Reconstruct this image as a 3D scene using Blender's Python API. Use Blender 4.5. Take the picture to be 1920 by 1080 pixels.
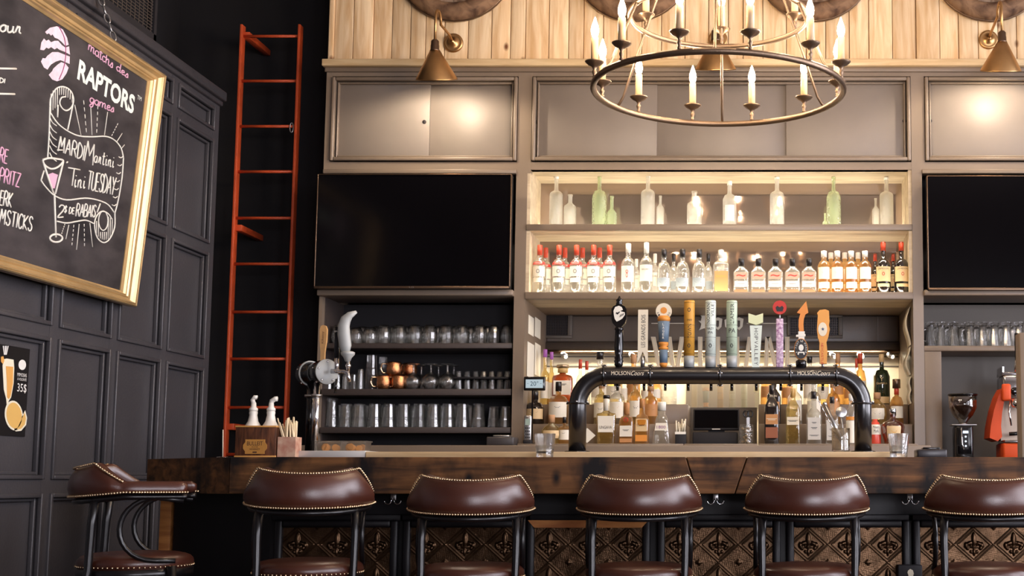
import bpy, bmesh, math, random
from mathutils import Vector, Matrix
random.seed(7)
for o in list(bpy.data.objects): bpy.data.objects.remove(o)
S = bpy.context.scene
COL = S.collection
PI = math.pi
# ------------------------------------------------------------------ camera
EYE = 1.0
FPX, PU, PV = 2500.0, 1425.0, 640.0
PITCH = math.atan(0.104)
cam_data = bpy.data.cameras.new('camera')
cam = bpy.data.objects.new('camera', cam_data); COL.objects.link(cam)
cam.location = (0, 0, EYE); cam.rotation_euler = (PI/2 + PITCH, 0, 0)
cam_data.sensor_width = 36; cam_data.lens = FPX*36/1920
cam_data.shift_x = (960-PU)/1920; cam_data.shift_y = (PV-540)/1920
cam_data.clip_end = 100
S.camera = cam
SP, CP = math.sin(PITCH), math.cos(PITCH)
def ray(u, v):
    a = (u-PU)/FPX; b = (PV-v)/FPX
    return Vector((a, CP-b*SP, SP+b*CP))
def P(u, v, Y):
    d = ray(u, v); return Vector((0, 0, EYE)) + d*(Y/d.y)
def PX(u, v, X):
    d = ray(u, v); return Vector((0, 0, EYE)) + d*(X/d.x)
def Zv(v, Y): return P(PU, v, Y).z
def Xu(u, Y, v=700): return P(u, v, Y).x
# ------------------------------------------------------------------ view, world
S.view_settings.view_transform = 'Standard'; S.view_settings.look = 'None'
S.view_settings.exposure = 0.0; S.view_settings.gamma = 1.0
S.cycles.use_denoising = True
S.cycles.max_bounces = 10; S.cycles.transparent_max_bounces = 24
S.cycles.glossy_bounces = 5; S.cycles.transmission_bounces = 8; S.cycles.diffuse_bounces = 4
S.cycles.sample_clamp_indirect = 6; S.cycles.caustics_reflective = False; S.cycles.caustics_refractive = False
W = bpy.data.worlds.new('world'); S.world = W; W.use_nodes = True
W.node_tree.nodes['Background'].inputs[0].default_value = (0.62, 0.68, 1.0, 1)
W.node_tree.nodes['Background'].inputs[1].default_value = 0.6
# ------------------------------------------------------------------ large lights (daylight at the windows)
def area(name, loc, direction, sx, sy, power, color, spread=PI):
    l = bpy.data.lights.new(name, 'AREA'); l.shape = 'RECTANGLE'; l.size = sx; l.size_y = sy
    l.energy = power; l.color = color; l.spread = spread
    o = bpy.data.objects.new(name, l); COL.objects.link(o); o.location = loc
    o.rotation_euler = Vector(direction).to_track_quat('-Z', 'Y').to_euler()
    return o
DAY = (0.95, 0.91, 1.0)
WIN_Y = [(-1.3, 1.0), (2.0, 4.3), (5.0, 7.3)]          # openings in the right wall
WIN_X = [(1.0, 2.5), (2.9, 4.3)]                      # openings in the street front behind the camera
for a, b in WIN_Y:
    area('daylight', (4.95, (a+b)/2, 2.45), (-1, 0, -0.1), b-a, 4.0, 420, DAY)
for a, b in WIN_X:
    area('daylight', ((a+b)/2, -3.7, 1.9), (0, 1, -0.1), b-a, 2.1, 300, DAY)
BULB_L = 420.0
SCONCE_L = 1400.0
LED_W = 12.0
# ------------------------------------------------------------------ materials
def srgb(r, g, b):
    f = lambda c: (c/255/12.92) if c/255 <= .04045 else ((c/255+.055)/1.055)**2.4
    return (f(r), f(g), f(b), 1)
MATS = {}
def nodes_of(name):
    m = bpy.data.materials.new(name); m.use_nodes = True
    nt = m.node_tree; return m, nt, nt.nodes['Principled BSDF']
def mat(name, col, rough=.5, metal=0., bump=0., bscale=60., emit=0., spec=.5, coat=0., vary=0., vscale=4., stretch=None, sub=None):
    if name in MATS: return MATS[name]
    m, nt, b = nodes_of(name)
    b.inputs['Base Color'].default_value = col; b.inputs['Roughness'].default_value = rough
    b.inputs['Metallic'].default_value = metal; b.inputs['Specular IOR Level'].default_value = spec
    b.inputs['Coat Weight'].default_value = coat
    if emit: 
        b.inputs['Emission Color'].default_value = col; b.inputs['Emission Strength'].default_value = emit
    if bump or vary:
        tc = nt.nodes.new('ShaderNodeTexCoord'); mp = nt.nodes.new('ShaderNodeMapping')
        nt.links.new(tc.outputs['Object'], mp.inputs[0])
        if stretch: mp.inputs['Scale'].default_value = stretch
    if bump:
        n = nt.nodes.new('ShaderNodeTexNoise'); n.inputs['Scale'].default_value = bscale; n.inputs['Detail'].default_value = 4
        bp = nt.nodes.new('ShaderNodeBump'); bp.inputs['Strength'].default_value = bump; bp.inputs['Distance'].default_value = .004
        nt.links.new(mp.outputs[0], n.inputs['Vector']); nt.links.new(n.outputs['Fac'], bp.inputs['Height'])
        nt.links.new(bp.outputs[0], b.inputs['Normal'])
    if vary:
        n = nt.nodes.new('ShaderNodeTexNoise'); n.inputs['Scale'].default_value = vscale; n.inputs['Detail'].default_value = 6
        cr = nt.nodes.new('ShaderNodeValToRGB')
        cr.color_ramp.elements[0].position = .3; cr.color_ramp.elements[1].position = .7
        c2 = sub or tuple(c*(1-vary) for c in col[:3])+(1,)
        cr.color_ramp.elements[0].color = c2; cr.color_ramp.elements[1].color = col
        nt.links.new(mp.outputs[0], n.inputs['Vector']); nt.links.new(n.outputs['Fac'], cr.inputs[0]); nt.links.new(cr.outputs[0], b.inputs['Base Color'])
    MATS[name] = m; return m
def glass(name, tint=(1, 1, 1), refl=.9, rough=.03, bump=.0, bscale=40., body=.0, ior=1.5):
    """clear glass: tinted see-through that turns reflective at grazing angles"""
    if name in MATS: return MATS[name]
    m, nt, b = nodes_of(name); nt.nodes.remove(b)
    N, L = nt.nodes, nt.links
    out = N['Material Output']
    tr = N.new('ShaderNodeBsdfTransparent'); tr.inputs[0].default_value = (*tint, 1)
    gl = N.new('ShaderNodeBsdfGlossy'); gl.inputs['Roughness'].default_value = rough; gl.inputs[0].default_value = (refl, refl, refl, 1)
    lw = N.new('ShaderNodeLayerWeight'); lw.inputs[0].default_value = .35
    mr = N.new('ShaderNodeMapRange'); mr.inputs[1].default_value = 0; mr.inputs[2].default_value = .9; mr.inputs[3].default_value = .06; mr.inputs[4].default_value = .85
    mx = N.new('ShaderNodeMixShader')
    L.new(lw.outputs['Facing'], mr.inputs[0]); L.new(mr.outputs[0], mx.inputs[0]); L.new(tr.outputs[0], mx.inputs[1]); L.new(gl.outputs[0], mx.inputs[2])
    last = mx
    if body:
        rf = N.new('ShaderNodeBsdfRefraction'); rf.inputs[0].default_value = (*[min(1, t*1.05) for t in tint], 1); rf.inputs['IOR'].default_value = 1.35; rf.inputs['Roughness'].default_value = .05
        tl = N.new('ShaderNodeBsdfTranslucent'); tl.inputs[0].default_value = (*tint, 1)
        m2 = N.new('ShaderNodeMixShader'); m2.inputs[0].default_value = body
        L.new(mx.outputs[0], m2.inputs[1]); L.new(tl.outputs[0], m2.inputs[2]); last = m2
    if bump:
        tc = N.new('ShaderNodeTexCoord'); n = N.new('ShaderNodeTexNoise'); n.inputs['Scale'].default_value = bscale
        bp = N.new('ShaderNodeBump'); bp.inputs['Strength'].default_value = bump; bp.inputs['Distance'].default_value = .01
        L.new(tc.outputs['Object'], n.inputs['Vector']); L.new(n.outputs['Fac'], bp.inputs['Height'])
        L.new(bp.outputs[0], gl.inputs['Normal']); L.new(bp.outputs[0], lw.inputs['Normal'])
    L.new(last.outputs[0], out.inputs[0])
    MATS[name] = m; return m
def wood(name, c1, c2, grain=(1, 1, 12), scale=3., rough=.6, bump=.3, rnd=.0, knots=None, dark=None, dscale=1.5, dstretch=(1, 1, 1)):
    """grain runs along the axis with the SMALLEST grain scale"""
    if name in MATS: return MATS[name]
    m, nt, b = nodes_of(name); N, L = nt.nodes, nt.links
    b.inputs['Roughness'].default_value = rough; b.inputs['Specular IOR Level'].default_value = .25
    tc = N.new('ShaderNodeTexCoord'); mp = N.new('ShaderNodeMapping'); mp.inputs['Scale'].default_value = grain
    L.new(tc.outputs['Object'], mp.inputs[0])
    vec = mp.outputs[0]
    at = N.new('ShaderNodeAttribute'); at.attribute_name = 'rnd'
    ad = N.new('ShaderNodeVectorMath'); ad.operation = 'MULTIPLY_ADD'
    cb = N.new('ShaderNodeCombineXYZ')
    for k in range(3): L.new(at.outputs['Fac'], cb.inputs[k])
    ad.inputs[1].default_value = (37, 53, 41); L.new(cb.outputs[0], ad.inputs[0]); L.new(vec, ad.inputs[2]); vec = ad.outputs[0]
    n = N.new('ShaderNodeTexNoise'); n.inputs['Scale'].default_value = scale; n.inputs['Detail'].default_value = 8; n.inputs['Distortion'].default_value = .6
    L.new(vec, n.inputs['Vector'])
    cr = N.new('ShaderNodeValToRGB'); cr.color_ramp.elements[0].position = .32; cr.color_ramp.elements[1].position = .66
    cr.color_ramp.elements[0].color = c2; cr.color_ramp.elements[1].color = c1
    L.new(n.outputs['Fac'], cr.inputs[0]); colr = cr.outputs[0]
    if rnd:
        hs = N.new('ShaderNodeHueSaturation'); mr = N.new('ShaderNodeMapRange'); mr.inputs[3].default_value = 1-rnd; mr.inputs[4].default_value = 1+rnd*.6
        L.new(at.outputs['Fac'], mr.inputs[0]); L.new(mr.outputs[0], hs.inputs['Value']); L.new(colr, hs.inputs['Color']); colr = hs.outputs[0]
    def overlay(colr, noise_out, lo, hi, c):
        r = N.new('ShaderNodeMapRange'); r.inputs[1].default_value = lo; r.inputs[2].default_value = hi
        x = N.new('ShaderNodeMix'); x.data_type = 'RGBA'; x.inputs[7].default_value = c
        L.new(noise_out, r.inputs[0]); L.new(r.outputs[0], x.inputs[0]); L.new(colr, x.inputs[6]); return x.outputs[2]
    if dark:
        mp2 = N.new('ShaderNodeMapping'); mp2.inputs['Scale'].default_value = dstretch; L.new(tc.outputs['Object'], mp2.inputs[0])
        n2 = N.new('ShaderNodeTexNoise'); n2.inputs['Scale'].default_value = dscale; n2.inputs['Detail'].default_value = 5
        L.new(mp2.outputs[0], n2.inputs['Vector']); colr = overlay(colr, n2.outputs['Fac'], .46, .62, dark)
    if knots:
        v = N.new('ShaderNodeTexVoronoi'); v.inputs['Scale'].default_value = knots[0]; 
        mp3 = N.new('ShaderNodeMapping'); mp3.inputs['Scale'].default_value = (1, .05, .6); L.new(tc.outputs['Object'], mp3.inputs[0]); L.new(mp3.outputs[0], v.inputs['Vector'])
        colr = overlay(colr, v.outputs['Distance'], knots[1], knots[1]*.35, knots[2])
    L.new(colr, b.inputs['Base Color'])
    bp = N.new('ShaderNodeBump'); bp.inputs['Strength'].default_value = bump; bp.inputs['Distance'].default_value = .006
    L.new(n.outputs['Fac'], bp.inputs['Height']); L.new(bp.outputs[0], b.inputs['Normal'])
    MATS[name] = m; return m
def emission(name, col, strength):
    if name in MATS: return MATS[name]
    m, nt, b = nodes_of(name); nt.nodes.remove(b)
    e = nt.nodes.new('ShaderNodeEmission'); e.inputs[0].default_value = (*col[:3], 1); e.inputs[1].default_value = strength
    nt.links.new(e.outputs[0], nt.nodes['Material Output'].inputs[0]); MATS[name] = m; return m
def leather(name, col):
    if name in MATS: return MATS[name]
    m, nt, b = nodes_of(name); N, L = nt.nodes, nt.links
    b.inputs['Roughness'].default_value = .3; b.inputs['Specular IOR Level'].default_value = .7
    tc = N.new('ShaderNodeTexCoord'); v = N.new('ShaderNodeTexVoronoi'); v.inputs['Scale'].default_value = 380
    n = N.new('ShaderNodeTexNoise'); n.inputs['Scale'].default_value = 7; n.inputs['Detail'].default_value = 5
    bp = N.new('ShaderNodeBump'); bp.inputs['Strength'].default_value = .22; bp.inputs['Distance'].default_value = .001
    cr = N.new('ShaderNodeValToRGB'); cr.color_ramp.elements[0].color = tuple(c*.55 for c in col[:3])+(1,); cr.color_ramp.elements[1].color = tuple(c*1.3 for c in col[:3])+(1,)
    L.new(tc.outputs['Object'], v.inputs['Vector']); L.new(tc.outputs['Object'], n.inputs['Vector'])
    L.new(v.outputs['Distance'], bp.inputs['Height']); L.new(bp.outputs[0], b.inputs['Normal'])
    L.new(n.outputs['Fac'], cr.inputs[0]); L.new(cr.outputs[0], b.inputs['Base Color'])
    MATS[name] = m; return m
m_paint = mat('taupe_paint', srgb(128, 112, 96), .38, bump=.06, bscale=90, vary=.12, vscale=3)
m_panel = mat('door_panel_paint', srgb(124, 113, 103), .46, bump=.03, bscale=120, vary=.1, vscale=5)
m_liner = wood('shelf_liner', srgb(206, 190, 162), srgb(176, 158, 132), grain=(.6, 4, 4), scale=5, rough=.5, bump=.1)
m_wallpaint = mat('charcoal_wall_paint', srgb(69, 67, 70), .34, bump=.25, bscale=70, vary=.2, vscale=2.5)
m_black = mat('matte_black', srgb(17, 14, 19), .7)
m_blackwall = mat('black_wall_paint', srgb(13, 10, 14), .85, bump=.1, bscale=40)
m_blackgloss = mat('black_gloss', srgb(10, 9, 11), .14, spec=.6)
m_blacksatin = mat('black_satin_metal', srgb(18, 16, 18), .28, metal=.0, spec=.7, coat=.3)
m_screen = mat('screen_glass', srgb(7, 6, 8), .12, spec=.14)
m_darkshelf = mat('dark_shelf_paint', srgb(62, 53, 50), .5, bump=.08, bscale=80)
m_greyshelf = mat('grey_shelf_paint', srgb(92, 84, 76), .5, bump=.08, bscale=80)
m_ladder = mat('orange_ladder_paint', srgb(208, 84, 44), .45, bump=.15, bscale=60, vary=.3, vscale=8)
m_brass = mat('aged_brass', srgb(196, 154, 104), .36, metal=1, vary=.25, vscale=10)
m_brassdark = mat('dark_brass', srgb(112, 92, 76), .38, metal=1)
m_iron = mat('chandelier_iron', srgb(120, 100, 82), .4, metal=.85, bump=.2, bscale=120)
m_chrome = mat('chrome', srgb(215, 215, 218), .12, metal=1)
m_steel = mat('brushed_steel', srgb(190, 190, 190), .32, metal=1)
m_alu = mat('pale_aluminium', srgb(164, 167, 165), .55, metal=.2)
m_white = mat('white_plastic', srgb(225, 222, 212), .4)
m_cream = mat('cream_print', srgb(222, 210, 186), .55)
m_leather = leather('oxblood_leather', srgb(70, 34, 23))
m_nail = mat('brass_nail', srgb(222, 196, 160), .25, metal=1)
m_stoolwood = mat('black_lacquer', srgb(15, 13, 15), .3, spec=.5)
m_barwood = wood('stained_bar_wood', srgb(126, 84, 48), srgb(52, 33, 20), grain=(.35, 3, 3.5), scale=7, rough=.6, bump=.35, rnd=.25, knots=(4.2, .12, srgb(20, 12, 9)), dark=srgb(17, 11, 10), dscale=3.0, dstretch=(1.6, 1, 1))
m_plank = wood('raw_pine_planks', srgb(234, 208, 170), srgb(206, 168, 122), grain=(5, 5, .5), scale=5, rough=.75, bump=.5, rnd=.22, knots=(4.5, .09, srgb(110, 66, 36)))
m_palewood = wood('pale_wood', srgb(222, 196, 154), srgb(196, 164, 120), grain=(.5, 5, 5), scale=5, rough=.5, bump=.12)
m_goldwood = mat('golden_frame_wood', srgb(222, 188, 134), .3, metal=.55, bump=.1, bscale=30, vary=.3, vscale=6)
m_barrel = wood('barrel_oak', srgb(132, 102, 76), srgb(70, 48, 34), grain=(3, 3, 3), scale=4, rough=.7, bump=.5)
m_barrelhead = wood('barrel_head_oak', srgb(150, 130, 112), srgb(100, 80, 64), grain=(8, 3, .6), scale=4, rough=.75, bump=.5)
m_board = mat('chalkboard_slate', srgb(68, 62, 63), .75, vary=.5, vscale=3.5, sub=srgb(20, 16, 21), bump=.05, stretch=(1, 1, 2.2))
m_chalk = mat('white_chalk', srgb(232, 228, 216), .9)
m_pink = mat('pink_chalk', srgb(226, 172, 196), .9)
m_palepink = mat('pale_pink_chalk', srgb(238, 214, 226), .9, vary=.2, vscale=40)
m_tin = mat('pressed_tin', srgb(104, 80, 60), .3, metal=1, vary=.65, vscale=14, bump=.25, bscale=220)
m_bulb = emission('lit_bulb', (1.0, .75, .50), BULB_L)
m_sconcebulb = emission('sconce_bulb', (1.0, .84, .64), SCONCE_L)
m_led = emission('led_strip', (1.0, .84, .6), 6)
m_mirror = mat('smoked_mirror', srgb(158, 142, 130), .035, metal=.72)
m_mirrorclear = mat('back_mirror', srgb(222, 210, 188), .02, metal=.85)
m_tile = mat('cream_backsplash', srgb(214, 204, 180), .35)
m_paper = mat('white_paper', srgb(232, 226, 208), .8)
m_floor = wood('floor_boards', srgb(86, 64, 48), srgb(52, 38, 30), grain=(4, .5, 4), scale=4, rough=.45, bump=.15, rnd=.2)
m_ceil = mat('ceiling_paint', srgb(176, 164, 154), .8)
m_rear = mat('rear_wall_paint', srgb(160, 146, 136), .6, vary=.2, vscale=2)
def realglass(name, tint, ior=1.45, rough=.0, bump=.0, bscale=60):
    m, nt, b = nodes_of(name); N, L = nt.nodes, nt.links; nt.nodes.remove(b)
    g = N.new('ShaderNodeBsdfGlass'); g.inputs[0].default_value = (*tint, 1); g.inputs['Roughness'].default_value = rough; g.inputs['IOR'].default_value = ior
    t = N.new('ShaderNodeBsdfTransparent'); t.inputs[0].default_value = (*tint, 1); mx = N.new('ShaderNodeMixShader'); mx.inputs[0].default_value = .30
    L.new(g.outputs[0], mx.inputs[1]); L.new(t.outputs[0], mx.inputs[2])
    gl = N.new('ShaderNodeBsdfGlossy'); gl.inputs['Roughness'].default_value = .15; m2 = N.new('ShaderNodeMixShader'); m2.inputs[0].default_value = .09
    L.new(mx.outputs[0], m2.inputs[1]); L.new(gl.outputs[0], m2.inputs[2]); L.new(m2.outputs[0], N['Material Output'].inputs[0])
    if bump:
        tc = N.new('ShaderNodeTexCoord'); n = N.new('ShaderNodeTexNoise'); n.inputs['Scale'].default_value = bscale; bp = N.new('ShaderNodeBump'); bp.inputs['Strength'].default_value = bump; bp.inputs['Distance'].default_value = .01
        L.new(tc.outputs['Object'], n.inputs['Vector']); L.new(n.outputs['Fac'], bp.inputs['Height']); L.new(bp.outputs[0], g.inputs['Normal']); L.new(bp.outputs[0], gl.inputs['Normal'])
    MATS[name] = m; return m
g_table = realglass('table_glass', (.99, .99, .98), 1.48, .0, .05, 60)
g_frost = glass('frosted_bottle_glass', (.97, .97, .93), 1.0, .06, bump=1.8, bscale=60, body=.28)
g_clear = glass('clear_glass', (.96, .97, .95), 1.0, .04, bump=.9, bscale=55, body=.05)
g_cut = glass('cut_glass', (.95, .95, .93), 1.0, .05, bump=1.6, bscale=85, body=.12)
g_bottle = glass('bottle_glass', (.97, .97, .94), .95, .05, bump=.4, bscale=40, body=.22)
g_green = glass('green_glass', (.83, .93, .70), .9, .05, bump=1.8, bscale=60, body=.26)
g_amber = glass('amber_spirit', (.96, .70, .36), .9, .05, bump=.3, bscale=40, body=.35)
g_pale = glass('pale_spirit', (.93, .80, .46), .9, .05, bump=.3, bscale=40, body=.25)
g_brown = glass('brown_spirit', (.55, .22, .08), .9, .05, bump=.3, bscale=40, body=.3)
g_pane = glass('window_pane', (.97, .98, .98), .9, .01)
m_darkglass = mat('dark_bottle_glass', srgb(22, 16, 14), .08, spec=.8, coat=.5)
m_darkgreen = mat('dark_green_glass', srgb(26, 40, 26), .08, spec=.8, coat=.5)
def ink(name, r, g, b, rough=.55): return mat('ink_'+name, srgb(r, g, b), rough)
# ------------------------------------------------------------------ mesh builder
class MB:
    def __init__(s): s.v = []; s.f = []; s.r = []; s.sm = []
    def add(s, vs, fs, rnd=0., smooth=False, M=None):
        n = len(s.v)
        s.v += [tuple(M @ Vector(p)) if M else tuple(p) for p in vs]
        for f in fs: s.f.append(tuple(n+i for i in f)); s.r.append(rnd); s.sm.append(smooth)
        return s
    def box(s, x0, x1, y0, y1, z0, z1, b=0., rnd=0., M=None):
        if x1 < x0: x0, x1 = x1, x0
        if y1 < y0: y0, y1 = y1, y0
        if z1 < z0: z0, z1 = z1, z0
        if b <= 0:
            vs = [(x, y, z) for x in (x0, x1) for y in (y0, y1) for z in (z0, z1)]
            return s.add(vs, [(0,1,3,2),(4,6,7,5),(0,4,5,1),(2,3,7,6),(0,2,6,4),(1,5,7,3)], rnd, False, M)
        bm = bmesh.new(); bmesh.ops.create_cube(bm, size=1)
        for v in bm.verts: v.co = Vector(((x0+x1)/2+v.co.x*(x1-x0), (y0+y1)/2+v.co.y*(y1-y0), (z0+z1)/2+v.co.z*(z1-z0)))
        b = min(b, .45*min(x1-x0, y1-y0, z1-z0))
        bmesh.ops.bevel(bm, geom=bm.edges[:], offset=b, segments=2, affect='EDGES', profile=.5)
        s.bm(bm, rnd, True, M); return s
    def bm(s, bm, rnd=0., smooth=False, M=None):
        bm.verts.index_update()
        s.add([v.co.copy() for v in bm.verts], [[v.index for v in f.verts] for f in bm.faces], rnd, smooth, M); bm.free(); return s
    def lathe(s, prof, seg=20, M=None, sq=0., smooth=True, rnd=0., a0=0., a1=None, sy=1.):
        full = a1 is None; a1 = 2*PI if full else a1
        n = seg if full else seg+1; vs = []; fs = []
        for (r, z) in prof:
            for k in range(n):
                a = a0+(a1-a0)*k/seg; c, q = math.cos(a), math.sin(a)
                if sq: 
                    e = sq; d = (abs(c)**e+abs(q)**e)**(1/e); c, q = c/d, q/d
                vs.append((r*c, r*q*sy, z))
        for i in range(len(prof)-1):
            for k in range(seg):
                k2 = (k+1) % n
                fs.append((i*n+k, i*n+k2, (i+1)*n+k2, (i+1)*n+k))
        if full:
            if prof[0][0] > 1e-6: fs.append(tuple(range(n-1, -1, -1)))
            if prof[-1][0] > 1e-6: fs.append(tuple((len(prof)-1)*n+k for k in range(n)))
        return s.add(vs, fs, rnd, smooth, M)
    def cyl(s, p, q, r, seg=14, r2=None, smooth=True):
        p, q = Vector(p), Vector(q); d = q-p
        M = Matrix.Translation(p) @ d.to_track_quat('Z', 'Y').to_matrix().to_4x4()
        return s.lathe([(r, 0), (r if r2 is None else r2, d.length)], seg, M, smooth=smooth)
    def tube(s, pts, r, seg=8, closed=False, rf=None, flat=1.):
        pts = [Vector(p) for p in pts]; n = len(pts); vs = []; fs = []
        t0 = (pts[1]-pts[0]).normalized(); up = Vector((0, 0, 1)) if abs(t0.z) < .9 else Vector((0, 1, 0))
        nrm = (up-t0*up.dot(t0)).normalized()
        for i in range(n):
            a = pts[(i-1) % n] if (closed or i > 0) else pts[i]; b = pts[(i+1) % n] if (closed or i < n-1) else pts[i]
            t = (b-a).normalized(); nrm = (nrm-t*nrm.dot(t)).normalized(); bi = t.cross(nrm)
            rr = r if rf is None else rf(i/(n-1))*r
            for k in range(seg):
                an = 2*PI*k/seg; vs.append(pts[i]+nrm*math.cos(an)*rr*flat+bi*math.sin(an)*rr)
        m = n if closed else n-1
        for i in range(m):
            j = (i+1) % n
            for k in range(seg):
                k2 = (k+1) % seg; fs.append((i*seg+k, i*seg+k2, j*seg+k2, j*seg+k))
        if not closed: fs.append(tuple(range(seg-1, -1, -1))); fs.append(tuple((n-1)*seg+k for k in range(seg)))
        return s.add(vs, fs, 0, True)
    def prism(s, poly, d0, d1, M=None, rnd=0.):
        """poly in local (x, z), extruded along local y from d0 to d1"""
        n = len(poly); vs = [(x, d0, z) for x, z in poly]+[(x, d1, z) for x, z in poly]
        fs = [tuple(range(n)), tuple(range(2*n-1, n-1, -1))]+[(i, n+i, n+(i+1) % n, (i+1) % n) for i in range(n)]
        return s.add(vs, fs, rnd, False, M)
    def sphere(s, c, r, seg=10, rings=6, sx=1, sy=1, sz=1):
        prof = [(r*math.sin(PI*i/rings), -r*math.cos(PI*i/rings)) for i in range(rings+1)]
        prof[0] = (1e-5, -r); prof[-1] = (1e-5, r)
        return s.lathe(prof, seg, Matrix.Translation(c) @ Matrix.Diagonal((sx, sy, sz, 1)))
    def mesh(s, name, m):
        me = bpy.data.meshes.new(name); me.from_pydata(s.v, [], s.f); me.materials.append(m)
        if any(s.r):
            at = me.attributes.new('rnd', 'FLOAT', 'FACE'); at.data.foreach_set('value', s.r)
        me.polygons.foreach_set('use_smooth', s.sm)
        bm = bmesh.new(); bm.from_mesh(me); bmesh.ops.recalc_face_normals(bm, faces=bm.faces); bm.to_mesh(me); bm.free()
        me.update(); return me
    def build(s, name, m, parent=None, label=None, loc=None):
        o = bpy.data.objects.new(name, s.mesh(name, m)); COL.objects.link(o)
        if loc is not None: o.location = loc
        if parent is not None: o.parent = parent
        if label: o['label'] = label
        return o
LABELS = {}
def tag(o, label, cat, group=None, kind=None):
    o['label'] = label; o['category'] = cat
    if group: o['group'] = group
    if kind: o['kind'] = kind
    LABELS.setdefault(label, []).append(o.name)
    return o
def thing(name, label, cat, loc=(0, 0, 0), rz=0., group=None):
    o = bpy.data.objects.new(name, None); o.empty_display_size = .05; COL.objects.link(o)
    o.location = loc; o.rotation_euler = (0, 0, rz); return tag(o, label, cat, group)
def copy_tree(o, parent=None):
    c = o.copy(); COL.objects.link(c); c.parent = parent
    for ch in [x for x in list(bpy.data.objects) if x.parent == o]: copy_tree(ch, c)
    return c
def dup(root, kids, loc, rz=0., label='', cat=None, group=None, scale=None):
    r = root.copy(); COL.objects.link(r); r.location = loc; r.rotation_euler = (0, 0, rz)
    if scale: r.scale = scale
    for ch, subs in kids:
        c = ch.copy(); COL.objects.link(c); c.parent = r
        for g in subs:
            d = g.copy(); COL.objects.link(d); d.parent = c
    return tag(r, label, cat or root['category'], group or root.get('group'))
def kids_of(root):
    allo = list(bpy.data.objects)
    return [(c, [g for g in allo if g.parent == c]) for c in allo if c.parent == root]
def struct(o): o['kind'] = 'structure'; return o
ORD = ['first', 'second', 'third', 'fourth', 'fifth', 'sixth', 'seventh', 'eighth', 'ninth', 'tenth', 'eleventh', 'twelfth', 'thirteenth', 'fourteenth']
# text: outline text as flat mesh in local (x, z) with tiny thickness toward -y
_tc = {}
def text_geo(t, bold=0.):
    k = (t, bold)
    if k in _tc: return _tc[k]
    cu = bpy.data.curves.new('txt', 'FONT'); cu.body = t; cu.size = 1; cu.align_x = 'CENTER'; cu.align_y = 'CENTER'; cu.resolution_u = 3; cu.offset = bold*.35 if bold >= .05 else 0
    ob = bpy.data.objects.new('txt', cu); me = bpy.data.meshes.new_from_object(ob)
    vs = [v.co.copy() for v in me.vertices]; fs = [tuple(p.vertices) for p in me.polygons]
    bpy.data.objects.remove(ob); bpy.data.curves.remove(cu); bpy.data.meshes.remove(me)
    if vs:
        x0 = min(v.x for v in vs); x1 = max(v.x for v in vs); y0 = min(v.y for v in vs); y1 = max(v.y for v in vs)
    else: x0 = x1 = y0 = y1 = 0
    _tc[k] = (vs, fs, x0, x1, y0, y1); return _tc[k]
def put_text(mb, t, w, h, f, bold=0., rot=0., shear=0.):
    """fit text t into w x h; f maps (x, z) -> 3D. rot in radians"""
    vs, fs, x0, x1, y0, y1 = text_geo(t, bold)
    sx = w/max(x1-x0, 1e-6); sy = h/max(y1-y0, 1e-6); c, q = math.cos(rot), math.sin(rot); out = []
    for v in vs:
        x = (v.x-(x0+x1)/2)*sx; z = (v.y-(y0+y1)/2)*sy; x += shear*z
        out.append(f(x*c-z*q, x*q+z*c))
    mb.add(out, fs); return mb
# ================================================================== ROOM
YF = 8.2                                   # front plane of the back-bar joinery
XL = -2.735                                # its left end
XR = 2.9
XW = -3.39                                 # face of the panelled left wall
mb = MB()
for k in range(24): mb.box(-5.2+k*.42, -4.79+k*.42, -3.4, 10.2, -.1, 0, rnd=.1+.8*random.random())
struct(mb.build('floor', m_floor))
struct(MB().box(-5.3, 5, -3.4, 10.2, 5.1, 5.2).build('ceiling', m_ceil))
mb = MB(); xs = [-5.3]+[x for w in WIN_X for x in w]+[5.0]
for a, b in zip(xs[::2], xs[1::2]): mb.box(a, b, -3.55, -3.4, 0, 5.1)
for a, b in WIN_X: mb.box(a, b, -3.55, -3.4, 0, .85); mb.box(a, b, -3.55, -3.4, 2.95, 5.1)
struct(mb.build('wall_rear', m_rear))
mb = MB()
ys = [-3.4]+[y for w in WIN_Y for y in w]+[10.2]
for a, b in zip(ys[::2], ys[1::2]): mb.box(4.6, 4.75, a, b, 0, 5.1)
for a, b in WIN_Y: mb.box(4.6, 4.75, a, b, 0, .45); mb.box(4.6, 4.75, a, b, 4.45, 5.1)
struct(mb.build('wall_right', m_rear))
for i, (a, b, side) in enumerate([(*w, 0) for w in WIN_Y]+[(*w, 1) for w in WIN_X]):
    w = struct(bpy.data.objects.new('window_%d' % (i+1), None)); COL.objects.link(w)
    w.location = ((a+b)/2, -3.48, .85) if side else (4.68, (a+b)/2, .45)
    if side: w.rotation_euler = (0, 0, PI/2)
    h = (b-a)/2; mb = MB(); wh = 2.1 if side else 4.0
    for y in (-h, -.02, h-.05): mb.box(-.04, .04, y, y+.05, 0, wh)
    for z in (0, wh/2, wh-.05): mb.box(-.04, .04, -h, h, z, z+.05)
    struct(mb.build('window_frame', m_black, w)); struct(MB().box(-.004, .004, -h+.05, h-.05, .05, wh-.05).build('window_pane', g_pane, w))
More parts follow.
